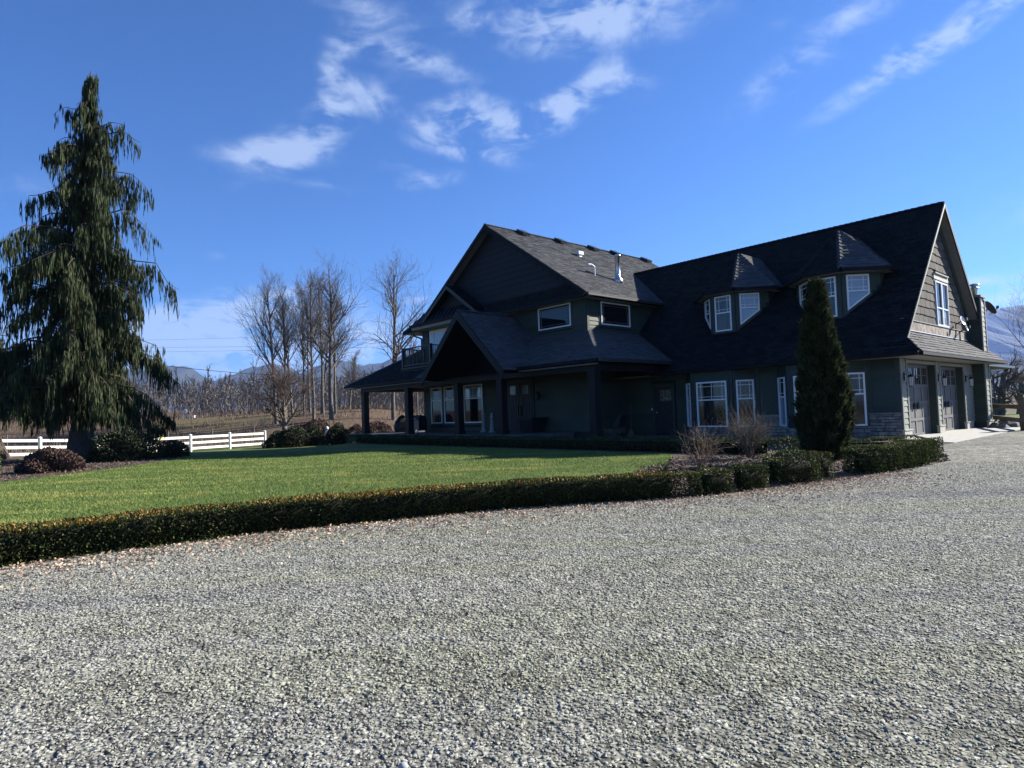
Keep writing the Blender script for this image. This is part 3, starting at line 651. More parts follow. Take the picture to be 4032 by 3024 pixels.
# soffits
mb = MB(); mb.box(-11.1,SK-.02,EV+.02,-.001,2.635,2.655); mb.box(.001,SK-.02,0,BV-.02,2.635,2.655); mb.build('soffit', M['soffit'], house)
for sgn, nm in ((1, 'l'), (-1, 'r')):      # garage gable: rake soffits, bargeboards, frieze boards standing in for the soffit's shadow
    f = (lambda v: v) if sgn == 1 else (lambda v: 2*RV-v)
    mb = MB(); mb.prism([(.03,f(0),gz(0)-.215), (RK-.03,f(0),gz(0)-.215), (RK-.03,f(RV),RZ-.215), (.03,f(RV),RZ-.215)], (0,0,.03)); mb.build('rake_soffit', M['dsoffit'], house)
    mb = MB(); mb.prism([(RK-.02,f(hipv),hipz-.02), (RK-.02,f(RV),RZ-.02), (RK-.02,f(RV),RZ-.23+.08*(sgn == 1)), (RK-.02,f(hipv),hipz-.20+.08*(sgn == 1))], (.035,0,0)); mb.build('bargeboard', M['gtrim' if sgn == 1 else 'fascia'], house)  # left board pale as if sunlit, right one dark: light set by colour
    mb = MB(); mb.prism([(.03,f(.2),gz(.2)-.22), (.03,f(RV),RZ-.22), (.03,f(RV),RZ-.62), (.03,f(.2),gz(.2)-.50)], (.03,0,0)); mb.build('frieze_shadow_board', M['trim'], house)
GW = Wall((0,0), (0,9.88))
GW.backpoly([(0,3.3), (9.88,3.3), (9.88,3.4), (4.94,8.46), (0,3.4)])
GW.open = [(4.15,5.86,3.88,5.92)]
def glim(z): h = (RZ-.45-z)/S; return (RV-h, RV+h)
rr = random.Random(3); zz = 3.94
while zz < 8.0:
    l0, l1 = glim(zz+.3); a = l0-rr.random()*.4
    while a < l1:
        wdt = rr.uniform(.42, .62); x0, x1 = max(a, l0), min(a+wdt, l1); a += wdt
        if x1-x0 < .06: continue
        segs_ = [(x0, x1)]
        for (oa, ob, z0, z1) in GW.open:
            if z1 > zz+.04 and z0 < zz+.28:
                segs_ = [(p, q) for (p, q) in ((x0, min(x1, oa)), (max(x0, ob), x1)) if q-p > .05]
        for (p, q) in segs_:
            piece('shake', 'shake%d' % rr.randint(0, 7), M['shake'], GW.w, GW.P((p+q)/2, .002, zz+.15), (q-p-.012, .045, .32), GW.rz)
    zz += .30
mb = MB(); mb.prism([GW.P(.15,.02,3.6), GW.P(7.9,.02,3.6), GW.P(7.9,.02,3.9), GW.P(.42,.02,3.9)], (.05,0,0)); mb.build('weathered_band', M['band'], GW.w)
GW.htrim(.4, 8.0, 3.925, .03, .09, M['gtrim'], 'drip_cap'); GW.htrim(.1, 8.1, 3.585, .03, .06, M['white'], 'flashing')
GW.window(rect(4.24,4.99,3.95,5.62), rail=4.62, grid=None, lower='paneb'); GW.window(rect(5.01,5.76,3.95,5.62), rail=4.62, grid=None, lower='paneb')
GW.htrim(4.12, 5.88, 5.78, .2, .06, M['plinth'], 'window_header'); GW.htrim(4.16, 5.84, 5.9, .05, .11, M['gtrim'], 'window_header')
# ground level of the garage end: three piers, header, two recessed doors
for (a, b) in ((0,.65), (3.75,4.30), (7.35,9.88)):
    pw = Wall((0,a), (0,b)); pw.back(0, 2.64, 'pier', .34, matl=M['trim']); pw.boards(.3, 2.6, .2, M['gtrim'], a0=.10, a1=pw.len-.10)
    pw.vtrim(.05, .28, 2.62, .10, .04, M['gtrim']); pw.vtrim(pw.len-.05, .28, 2.62, .10, .04, M['gtrim'])
    pl = min(pw.len, .9)
    piece('plinth', 'box', M['plinth'], pw.w, pw.P(pl/2, .02, .14), (pl+.06, .09, .28), pw.rz); piece('plinth_cap', 'box', M['plinth'], pw.w, pw.P(pl/2, .025, .295), (pl+.12, .13, .03), pw.rz)
hw_ = Wall((0,.65), (0,7.35)); hw_.back(2.48, 2.64, 'header', .3, matl=M['trim']); hw_.htrim(0, 3.1, 2.53, .1, .03, M['gtrim']); hw_.htrim(3.65, 6.7, 2.53, .1, .03, M['gtrim'])
for (a, b) in ((.65,3.75), (4.30,7.35)):
    dw = Wall((-.26,a), (-.26,b)); d = dw.back(0, 2.48, 'garage_door', .05, matl=M['gdoor']); L_ = dw.len
    zs = [0,.58,1.16,1.74,2.48]; cs = [0, L_*.25, L_*.5, L_*.75, L_]
    for z in zs: piece('rail', 'box', M['gdoor'], d, dw.P(L_/2, .018, min(max(z, .055), 2.43)), (L_, .036, .11), dw.rz)
    for c in cs: piece('stile', 'box', M['gdoor'], d, dw.P(min(max(c, .07), L_-.07), .016, 1.24), (.14, .032, 2.46), dw.rz)
    for i in range(4):
        for k in range(4):
            x0, x1 = cs[i]+.07, cs[i+1]-.07; z0, z1 = zs[k]+.055, zs[k+1]-.055
            if k == 3:
                piece('pane', 'box', M['pane'], d, dw.P((x0+x1)/2, .004, (z0+z1)/2), (x1-x0, .008, z1-z0), dw.rz)
                for t in (.33, .67): piece('mullion', 'box', M['gdoor'], d, dw.P(x0+(x1-x0)*t, .014, (z0+z1)/2), (.025, .02, z1-z0), dw.rz)
                piece('mullion', 'box', M['gdoor'], d, dw.P((x0+x1)/2, .014, (z0+z1)/2), (x1-x0, .018, .025), dw.rz)
            else:
                nb = 4
                for q in range(nb): piece('panel_board', 'box', M['gdoor'], d, dw.P(x0+(x1-x0)*(q+.5)/nb, .006, (z0+z1)/2), ((x1-x0)/nb-.012, .012, z1-z0-.02), dw.rz)
    for s_ in (-.18, .18):
        mh = MB(); c = dw.P(L_/2+s_, .05, 1.05); mh.lathe([(.03,-.12),(.05,-.06),(.05,.06),(.03,.12)], c, 8); mh.build('handle', M['black'], d)
# chimney breast
ch = MB(); ch.box(-.02,.42,8.75,9.45,0,5.38); cho = ch.build('chimney', M['trim'], house)
cs_ = Wall((0,8.75), (.42,8.75)); cs_.w = cho; cs_.boards(.02, 5.2, .2); cf = Wall((.42,8.75), (.42,9.45)); cf.w = cho; cf.boards(.32, 5.2, .2, M['gtrim'], a0=.1, a1=.6)
for a in (.05,.65): cf.vtrim(a, .28, 5.3, .09, .045, M['gtrim'])
piece('chimney_cap', 'box', M['gtrim'], cho, (.2,9.1,5.42), (.58,.84,.09)); piece('plinth', 'box', M['plinth'], cho, (.45,9.1,.14), (.08,.76,.28)); piece('plinth', 'box', M['plinth'], cho, (.455,9.1,.295), (.12,.8,.03))
mb = MB(); mb.lathe([(.11,0),(.11,.30),(.17,.31),(.17,.36),(.10,.38),(.10,.44),(.2,.46),(.19,.5),(.03,.55)], (.2,9.1,5.46), 12); mb.build('flue', M['metal'], cho, True)
# rear wing seen past the garage
mb = MB(); mb.box(-7,-1.0,10.2,17.1,0,2.62); rw = mb.build('wall', M['siding'], house)
mb = MB(); mb.prism([(-7,10.3,2.66),(-.25,10.3,2.66),(-.25,17.8,2.66),(-7,17.8,2.66)], (0,0,.08)); mb.build('soffit', M['dsoffit'], house)
facet(house, [(-.25,10.3,2.76), (-.25,17.8,2.76), (-3.6,14.4,4.1), (-3.6,12,4.1)], M['shingle']); gutter((-.25,10.6,2.8), (-.25,17.8,2.8), (1,0,0))
mb = MB(); mb.tube((-.28,17.75,2.70),(-.3,17.6,2.45),.04); mb.tube((-.3,17.6,2.45),(-.95,17.2,2.2),.04); mb.tube((-.95,17.2,2.2),(-.95,17.2,0),.04); mb.build('downspout', M['black'], house)

# ---- long facade of the garage wing with two bays
def facade(p0, p1, ops=(), stone=True, seed=1, z1=2.64):
    W_ = Wall(p0, p1); W_.back(0, z1); W_.open = list(ops)
    if stone: W_.stones(0, .82, seed=seed); W_.htrim(0, W_.len, .845, .05, .07, M['stone'], 'stone_sill') if not ops else None
    W_.boards(.87 if stone else .05, z1, .2); return W_
BD = .62
W0 = facade((-11.12,0), (-7.86,0), [(1.5,2.73,0,2.28)], stone=False); W0.vtrim(W0.len-.07, 0, 2.64, .12)
for k, (a, b) in enumerate(((-7.86,-4.84), (-3.98,-.96))):
    ops = [(.06,.82,.43,2.26)]
    Ld = facade((a,0), (a+BD,-BD), [(.06,.80,.43,2.26)], seed=11+k); Ld.window(rect(.10,.76,.46,2.23), rail=1.52, pane='panec', lower='paneb')
    Wf = b-a-2*BD
    Fd = facade((a+BD,-BD), (b-BD,-BD), [(.20,Wf-.20,.43,2.26)], seed=21+k); Fd.window(rect(.24,Wf-.24,.46,2.23), rail=1.52, grid='prairie3', pane='panec', lower='panec')
    Rd = facade((b-BD,-BD), (b,0), [(.06,.80,.43,2.26)], seed=31+k); Rd.window(rect(.10,.76,.46,2.23), rail=1.52, pane='panec', lower='panec')
    for q in (Ld, Fd, Rd):
        q.vtrim(.045, .85, 2.62, .09); q.vtrim(q.len-.045, .85, 2.62, .09)
W1 = facade((-4.84,0), (-3.98,0), seed=5); W1.vtrim(.06, .87, 2.62); W1.vtrim(W1.len-.06, .87, 2.62)
W2 = facade((-.96,0), (0,0), seed=6); W2.vtrim(.06, .87, 2.62); W2.vtrim(W2.len-.06, 0, 2.62, .12)
# side door by the porch
d = piece('door', 'box', M['door'], house, W0.P(2.115, .03, 1.14), (.92, .05, 2.08), W0.rz)
def dpart(name, a, o, z, sx, sy, sz, mm):
    me = MB(); c = W0.P(a, o, z); me.box(c.x-sx/2, c.x+sx/2, c.y-sy/2, c.y+sy/2, c.z-sz/2, c.z+sz/2); return me.build(name, mm, house)
for (n_, a, z, sx, sz) in (('door_frame',1.60,1.14,.11,2.2), ('door_frame',2.63,1.14,.11,2.2), ('door_frame',2.115,2.24,1.14,.11)): dpart(n_, a, .045, z, sx, .07, sz, M['gable'] if n_ != 'door_frame' else M['trim'])
dpart('door_pane', 2.24, .062, 1.80, .56, .02, .46, M['paneg'])
for dx in (-.11, .11): dpart('door_muntin', 2.24+dx, .076, 1.80, .012, .012, .46, M['gtrim'])
dpart('door_shelf', 2.24, .075, 1.54, .66, .05, .04, M['door']); dpart('doorknob', 1.76, .08, 1.08, .05, .05, .05, M['metal']); dpart('doorbell', 1.50, .03, 1.22, .05, .03, .11, M['white'])

# ---- main block
MF = -2.38; ML = -23.8; MR = -11.12
MEu, MEz, MRu = -10.67, 6.275, -17.29; MS = .682; MRz = MEz+MS*(MEu-MRu); VF, VB = -2.82, 10.6
MW = Wall((ML,MF), (MR,MF)); MW.back(0, 6.12)
U = lambda u: u-ML
MW.open = [(U(-23.14),U(-21.92),.72,2.92), (U(-21.86),U(-20.66),.72,2.92), (U(-20.08),U(-18.28),.72,2.92), (U(-16.6),U(-14.5),.3,2.95), (U(-14.14),U(-11.92),4.94,6.12), (U(-23.2),U(-19.9),3.9,6.12)]
MW.boards(.36, 3.2, .2); MW.boards(3.2, 6.1, .2)
MW.vtrim(.07, .3, 6.1, .14); MW.vtrim(MW.len-.07, .3, 6.1, .14)
MW.window(rect(U(-23.06),U(-22.0),.82,2.82), rail=2.10, grid='prairie', pane='panec', lower='panec'); MW.window(rect(U(-21.77),U(-20.75),.82,2.82), rail=2.10, lower='pane')
MW.window(rect(U(-19.99),U(-18.37),.82,2.82), rail=2.10, grid='prairie3', pane='paneb', lower='pane')
MW.window(rect(U(-14.05),U(-12.0),5.03,6.05), grid='line', pane='pane')
RW = Wall((MR,MF), (MR,10.2)); RW.back(0, 6.12); RW.open = [(.80,3.03,4.93,6.12)]
RW.boards(.05, 3.2, .2, a1=2.6); RW.boards(4.6, 6.1, .2); RW.vtrim(.07, 0, 6.1, .14)
RW.window(rect(.90,2.93,5.02,6.04), grid='line', pane='pane')
RW.htrim(0, 3.4, 4.80, .12, .03)
MW.htrim(U(-15), MW.len, 4.80, .12, .03)
# double entry door
dd = MB(); dd.box(-16.5,-14.57,MF-.045,MF-.005,.36,2.86); do = dd.build('double_door', M['trim'], house)
for k, u0 in enumerate((-16.40, -15.52)):
    piece('door_leaf', 'box', M['door'], do, (u0+.43,MF-.05,1.55), (.85,.05,2.3)); x0 = u0+.43
    piece('pane', 'box', M['paneg'], do, (x0,MF-.085,2.36), (.40,.02,.42))
    for dx in (-.2,.0,.2): piece('panel_batten', 'box', M['door'], do, (x0+dx,MF-.08,1.28), (.03,.02,1.4))
    piece('handle', 'box', M['black'], do, (x0+(.36 if k == 0 else -.36),MF-.11,1.35), (.06,.08,.5))
piece('door_shelf', 'box', M['door'], do, (-15.53,MF-.09,2.1), (1.8,.06,.05))
# french doors on the balcony
fd = MB(); fd.box(-23.04,-20.0,MF-.05,MF-.002,3.98,6.37-.27); fo = fd.build('french_door', M['white'], house)
for (a, b) in ((-22.95,-22.60), (-22.52,-21.70), (-21.58,-20.76), (-20.68,-20.1)):
    piece('pane', 'box', M['paneb'], fo, ((a+b)/2,MF-.055,5.0), (b-a-.08,.012,1.8)); piece('stile', 'box', M['white'], fo, (b+.03,MF-.065,5.03), (.05,.03,2.05))
piece('lintel', 'box', M['white'], fo, (-21.5,MF-.062,6.0), (3.05,.04,.14))
# gable wall
hwd = (MRz-.22-6.1)/MS
MW2 = Wall((ML,MF), (MR,MF)); MW2.backpoly([(.3,6.1), (MW.len,6.1), (MW.len,6.2), (U(MRu),MRz-.14), (.3,6.55)], matl=M['gable'])
MW2.boards(6.9, 10.5, .3, M['gable'], lim=lambda z: (max(.1, U(MRu)-(MRz-.2-z)/MS), U(MRu)+(MRz-.2-z)/MS), th=.03)
# main roof
facet(house, [(MEu,VF,MEz), (MEu,VB,MEz), (MRu,VB,MRz), (MRu,VF,MRz)], M['shingle'])
LB = -22.9; LBz = MRz-MS*(MRu-LB); LEu, LEz = -25.2, 6.28
facet(house, [(LB,VF,LBz), (LB,VB,LBz), (MRu,VB,MRz), (MRu,VF,MRz)], M['shingle_shade'], exposure=.3)
facet(house, [(LEu,VF,LEz), (LEu,VB,LEz), (LB,VB,LBz), (LB,VF,LBz)], M['shingle_shade'], exposure=.3)
ridgecap((MRu,VF,MRz+.02), (MRu,VB,MRz+.02))
gutter((MEu,VF,MEz), (MEu,4.2,MEz), (1,0,0)); gutter((LEu,VF,LEz), (LEu,VB,LEz), (-1,0,0))
for (a, az, b, bz) in ((MEu,MEz,MRu,MRz), (LB,LBz,MRu,MRz), (LEu,LEz,LB,LBz)):
    mb = MB(); mb.prism([(a,VF-.01,az-.02), (b,VF-.01,bz-.02), (b,VF-.01,bz-.26), (a,VF-.01,az-.20)], (0,-.04,0)); mb.build('bargeboard', M['fascia'], house)
    mb = MB(); mb.prism([(a,VF+.02,az-.17), (b,VF+.02,bz-.17), (b,MF-.03,bz-.17), (a,MF-.03,az-.17)], (0,0,.03)); mb.build('rake_soffit', M['dsoffit'], house)
mb = MB(); mb.box(MR+.01,MEu-.02,VF,4.4,6.10,6.12); mb.box(-19.4,MR+.01,-2.86,MF-.002,6.10,6.12); mb.box(LEu+.05,ML,VF+.03,4,6.10,6.12); mb.build('soffit', M['soffit'], house)
# pent roof along the gable base; standing seam part and small gable over the balcony
facet(house, [(MEu-.02,-2.88,6.2), (-19.0,-2.88,6.2), (-19.0,MF-.02,6.84), (-11.62,MF-.02,6.84)], M['shingle_shade']); gutter((-19.0,-2.88,6.2), (MEu,-2.88,6.2), (0,-1,0), matl=M['fascia'])
pr_ = facet(house, [(-23.65,-3.28,6.42), (-18.9,-3.28,6.42), (-18.9,-2.72,7.12), (-23.0,-2.72,7.12)], bare=True, name='metal_roof', deckmat=M['metalroof'], thick=.06)
for i in range(13):
    u0 = -23.4+i*.36; sm = MB(); sm.beam((u0,-3.28,6.45), (u0,-2.74,7.125), .03, .05); sm.build('seam', M['metalroof'], pr_)
mb = MB(); mb.box(-23.6,-18.9,-3.26,MF-.06,6.12,6.36); mb.build('bump_out_frieze', M['soffit'], house)
gutter((-23.65,-3.28,6.42), (-18.9,-3.28,6.42), (0,-1,0), matl=M['fascia'])
SGu, SGz, SGv = -20.15, 8.16, -3.22
sgw = Wall((-22.6,-2.78), (-17.7,-2.78)); sgw.backpoly([(0,6.4), (4.9,6.4), (2.45,8.05)], matl=M['gable'], th=.3); sgw.boards(7.05, 7.9, .2, M['gable'], lim=lambda z: (2.45-(8.0-z)/MS, 2.45+(8.0-z)/MS))
for s_, e_ in ((1, -17.55), (-1, -22.75)):
    ez = SGz-MS*abs(e_-SGu); facet(house, [(e_,SGv,ez), (e_,MF,ez), (SGu,MF,SGz), (SGu,SGv,SGz)], M['shingle_shade'], thick=.08)
    mb = MB(); mb.prism([(e_,SGv-.01,ez-.02), (SGu,SGv-.01,SGz-.02), (SGu,SGv-.01,SGz-.22), (e_,SGv-.01,ez-.20)], (0,-.04,0)); mb.build('bargeboard', M['trim'], house)
mb = MB(); mb.tube((-24.3,-2.7,6.15),(-24.3,-2.7,5.95),.045); mb.tube((-24.3,-2.7,5.95),(-23.85,-2.44,5.75),.045); mb.tube((-23.85,-2.44,5.75),(-23.85,-2.44,3.9),.045); mb.build('downspout', M['black'], house)
# roof fittings
for v in (-.56, 2.24, 4.96, 7.0, 10.0):
    u0 = MRu+.22; z0 = MRz-MS*.22; mb = MB(); mb.prism([(u0-.1,v-.24,z0+.10), (u0+.42,v-.24,z0-.20), (u0+.42,v+.24,z0-.20), (u0-.1,v+.24,z0+.10)], (.05,0,.13)); mb.build('roof_vent', M['black'], house)
def rz_(u): return MEz+MS*(MEu-u)
mb = MB(); z0 = rz_(-12.5); mb.lathe([(.28,-.15),(.22,.10),(.14,.22),(.125,.24),(.125,1.22),(.17,1.23),(.17,1.30),(.10,1.34)], (-12.5,1.6,z0), 14); mb.build('metal_flue', M['metal'], house, True)
mb = MB(); z0 = rz_(-12.74); mb.tube((-12.74,.15,z0-.05),(-12.74,.15,z0+.40),.035,n=8); mb.tube((-12.74,.15,z0+.40),(-12.80,.02,z0+.52),.06,.06); mb.tube((-12.80,.02,z0+.52),(-12.86,-.16,z0+.50),.07,.085); mb.build('vent_pipe', M['pvc'], house)
mb = MB(); z0 = rz_(-15.23); mb.box(-15.33,-15.13,1.78,1.98,z0-.1,z0+.12); mb.prism([(-15.36,1.7,z0+.12),(-15.08,1.7,z0+.08),(-15.08,2.06,z0+.08),(-15.36,2.06,z0+.12)], (0,0,.17)); mb.build('gooseneck_vent', M['pvc'], house)

mb = MB(); mb.box(MEu-.05,MEu-.005,VF+.02,4.4,6.095,6.27); mb.build('fascia', M['fascia'], house)
mb = MB(); mb.box(-9.2,SK-.03,EV+.01,EV+.05,2.63,2.765); mb.box(SK-.05,SK-.01,EV+.05,BV-.01,2.63,2.765); mb.build('fascia', M['fascia'], house)
# ---- porch
facet(house, [(-8.33,-5,3.2), (-12.95,-5,3.2), (-14.6,MF,4.75), (MR,MF,4.75)], M['shingle'])
facet(house, [(-18.45,-5,3.2), (-20.75,-5,3.2), (-20.75,MF,4.75), (-16.8,MF,4.75)], M['shingle'])
facet(house, [(-8.33,-5,3.2), (-8.33,.3,3.2), (MR,1.4,4.75), (MR,MF,4.75)], M['shingle'], indiv=70)
facet(house, [(-20.75,-5,3.2), (-23.7,-5,3.2), (-23.7,-3.97,3.80), (-20.75,-3.97,3.80)], M['shingle_shade'])
facet(house, [(-28.4,-5,3.2), (-23.7,-5,3.2), (-23.7,-.3,5.98)], M['shingle_shade'])
facet(house, [(-28.4,-5,3.2), (-23.7,-.3,5.98), (-23.7,4,5.98), (-28.4,4,3.2)], M['shingle_shade'], exposure=.3)
ridgecap((-8.33,-5,3.22), (MR,MF,4.77)); ridgecap((-28.4,-5,3.22), (-23.8,-.4,5.98))
gutter((-18.6,-5,3.2), (-28.4,-5,3.2), (0,-1,0), matl=M['fascia']); gutter((-8.33,-5,3.2), (-12.8,-5,3.2), (0,-1,0), matl=M['fascia']); gutter((-8.33,-5,3.2), (-8.33,-.3,3.2), (1,0,0))
mb = MB(); mb.box(-28.2,-8.5,-4.95,MF-.01,3.03,3.05); mb.box(MR+.01,-8.5,MF-.01,-.01,3.03,3.05); mb.box(-28.2,ML-.01,MF-.01,4,3.03,3.05); mb.build('porch_ceiling', M['timber'], house)
mb = MB(); mb.box(-28.3,-18.6,-4.98,-4.9,2.98,3.03); mb.box(-12.8,-8.4,-4.98,-4.9,2.98,3.03); mb.build('fascia_trim', M['dsoffit'], house)
for (u0, v0, zb) in ((-26.75,-4.6,0), (-21.95,-4.6,0), (-17.5,-4.6,0), (-14.3,-4.6,0), (-8.9,-4.6,0), (-27.6,3,0)):
    mb = MB(); mb.box(u0-.165,u0+.165,v0-.165,v0+.165,zb,2.8); mb.box(u0-.20,u0+.20,v0-.20,v0+.20,zb,zb+.5); mb.box(u0-.19,u0+.19,v0-.19,v0+.19,2.66,2.79); mb.build('column', M['timber'], house)
mb = MB(); mb.box(-27.0,-8.7,-4.74,-4.46,2.78,3.03); mb.box(-9.04,-8.76,-4.46,-.02,2.78,3.03); mb.box(-26.9,-26.6,-4.46,4,2.78,3.03); mb.build('porch_beam', M['timber'], house)
mb = MB(); mb.box(-27.9,-12.1,-5.15,MF-.02,-.1,.34); mb.box(-27.9,ML-.02,MF-.02,5,-.1,.34); mb.build('porch_floor', M['porchc'], house)
mb = MB(); mb.box(-18.5,-12.9,-5.55,-5.152,-.1,.17); mb.build('porch_step', M['porchc'], house)
mb = MB(); mb.box(-12.095,-8.3,-5.0,-.02,-.1,.10); mb.build('porch_pad', M['porchc'], house)
# entry gable
EU, EZr, EVf = -15.7, 5.95, -5.85; ES = .955
for s_ in (1, -1):
    e_ = EU+s_*3.02; ez = EZr-ES*3.02; facet(house, [(e_,EVf,ez), (e_,MF,ez), (EU,MF,EZr), (EU,EVf,EZr)], M['shingle'], thick=.16)
    mb = MB(); mb.prism([(e_,EVf-.01,ez-.01), (EU,EVf-.01,EZr-.01), (EU,EVf-.01,EZr-.42), (e_,EVf-.01,ez-.36)], (0,-.07,0)); mb.build('bargeboard', M['timber'], house)
ridgecap((EU,EVf,EZr+.02), (EU,-2.9,EZr+.02))
mb = MB(); mb.prism([(EU-2.75,-3.3,3.06), (EU+2.75,-3.3,3.06), (EU,-3.3,5.72)], (0,.1,0)); mb.build('gable_infill', M['timber'], house)
# balcony
mb = MB(); mb.box(-23.6,-20.75,-3.98,MF-.02,3.66,3.98); mb.build('balcony_deck', M['fascia'], house)
piece('balcony_trim', 'box', M['dsoffit'], house, (-22.17,-4.0,3.74), (2.9,.05,.10)); piece('balcony_trim', 'box', M['trim'], house, (-22.17,-4.0,3.92), (2.9,.05,.08))
def railing(p, q):
    p, q = Vector(p), Vector(q); d = q-p; n = int(d.length/.125); rl = MB(); rl.beam(p+Z*1.05, q+Z*1.05, .07, .05); rl.beam(p+Z*.10, q+Z*.10, .05, .05); ro = rl.build('railing', M['black'], house)
    for i in range(1, n): c = p+d*i/n; piece('baluster', 'box', M['black'], ro, c+Z*.57, (.024,.024,.93))
    for c in (p, q): piece('newel', 'box', M['black'], ro, c+Z*.55, (.10,.10,1.14))
railing((-23.55,-3.92,3.98), (-20.80,-3.92,3.98)); railing((-23.55,-3.86,3.981), (-23.55,-2.48,3.981)); railing((-20.80,-3.86,3.981), (-20.80,-2.48,3.981))
# ---- dormers
for uc in (-6.45, -2.40):
    B0 = lambda v: gz(v)-.12
    dz = 5.94; hf = .52; o2 = 1.45; v0 = .73; v1 = 1.66
    root = MB(); root.box(uc-hf+.02,uc+hf-.02,v0+.15,v0+.3,gz(v0),5.8); dr = root.build('dormer', M['wall'], house)
    fwl = Wall((uc-hf,v0), (uc+hf,v0)); fwl.back(B0(v0), dz, 'dormer_wall', .12)
    fwl.open = [(.10,.94,4.2,5.83)]; fwl.boards(4.2, dz, .2); fwl.window(rect(.16,.88,4.30,5.74), rail=5.05, pane='panec', lower='panec')
    fwl.vtrim(.05,4.2,dz,.1); fwl.vtrim(1.04-.05,4.2,dz,.1)
    dl = math.hypot(o2-hf, v1-v0)
    for s_ in (1, -1):
        wl = Wall((uc+hf,v0), (uc+o2,v1)) if s_ == 1 else Wall((uc-o2,v1), (uc-hf,v0))
        k = (gz(v1)-gz(v0))/dl; b0 = gz(v0)
        fz = (lambda a: b0+k*a) if s_ == 1 else (lambda a: b0+k*(dl-a))
        wl.backpoly([(0,fz(0)-.1), (dl,fz(dl)-.1), (dl,dz), (0,dz)], 'dormer_wall')
        a0, a1 = (.15,.93) if s_ == 1 else (dl-.93, dl-.15)
        wl.open = [(a0-.06,a1+.06,4.3,5.83)]
        wl.boards(4.4, dz, .2, lim=(lambda z: (0, min(dl, max(.02, (z-.25-b0)/k)))) if s_ == 1 else (lambda z: (max(0, dl-max(.02, (z-.25-b0)/k)), dl)))
        wl.window([(a0,fz(a0)+.12), (a1,fz(a1)+.12), (a1,5.74), (a0,5.74)], rail=5.16 if s_ == 1 else 5.16, pane='paneb' if s_ == 1 else 'pane', lower='paneb' if s_ == 1 else 'pane')
        wl.vtrim(.05 if s_ == 1 else dl-.05, 4.25, dz, .1)
        sw = Wall((uc+o2,v1), (uc+o2,2.5)) if s_ == 1 else Wall((uc-o2,2.5), (uc-o2,v1))
        sw.backpoly([(0,gz(v1)-.1), (sw.len,gz(2.4)-.1), (sw.len,dz), (0,dz)] if s_ == 1 else [(0,gz(2.4)-.1), (sw.len,gz(v1)-.1), (sw.len,dz), (0,dz)], 'dormer_wall', matl=M['siding'])
    ap = (uc,2.15,7.72); bk = (uc,4.12,7.72); hf2, o3, vf, vs = .66, 1.78, .40, 1.52
    facet(house, [(uc-hf2,vf,dz), (uc+hf2,vf,dz), ap], M['shingle_shade'], indiv=20, tabw=(.2,.34), thick=.07)
    for s_ in (1, -1):
        facet(house, [(uc+s_*hf2,vf,dz), (uc+s_*o3,vs,dz), ap], M['shingle' if s_ == 1 else 'shingle_shade'], indiv=26 if s_ == 1 else 0, exposure=.17, tabw=(.22,.36), thick=.07)
        facet(house, [(uc+s_*o3,vs,dz), (uc+s_*o3,2.45,dz), bk, ap], M['shingle' if s_ == 1 else 'shingle_shade'], indiv=26 if s_ == 1 else 0, exposure=.17, tabw=(.22,.36), thick=.07)
        gutter((uc+s_*hf2,vf,dz), (uc+s_*o3,vs,dz), (s_*.707,-.707,0), matl=M['fascia']); gutter((uc+s_*o3,vs,dz), (uc+s_*o3,2.3,dz), (s_,0,0), matl=M['fascia'])
        ridgecap((uc+s_*hf2,vf,dz+.02), (ap[0],ap[1],ap[2]+.01), material=M['shingle' if s_ == 1 else 'shingle_shade']); ridgecap((uc+s_*o3,vs,dz+.02), (ap[0],ap[1],ap[2]+.01), material=M['shingle' if s_ == 1 else 'shingle_shade'])
    gutter((uc-hf2,vf,dz), (uc+hf2,vf,dz), (0,-1,0), matl=M['fascia'])
    mb = MB(); mb.prism([(uc-hf2,vf+.01,dz-.13), (uc+hf2,vf+.01,dz-.13), (uc+o3-.02,vs,dz-.13), (uc+o3-.02,2.4,dz-.13), (uc-o3+.02,2.4,dz-.13), (uc-o3+.02,vs,dz-.13)], (0,0,.03)); mb.build('soffit', M['soffit'], house)
# apron
mb = MB(); P = [hw(*p) for p in ((-.24,.66), (-.24,7.34), (0,7.34), (0,8.8), (1.72,8.8), (1.75,-1.6), (.9,-1.2), (.02,-.5), (.02,.66))]
mb.prism([(p.x, p.y, -.05) for p in P], (0, 0, .075)); tag(mb.build('driveway_apron', M['concrete']), kind='structure')

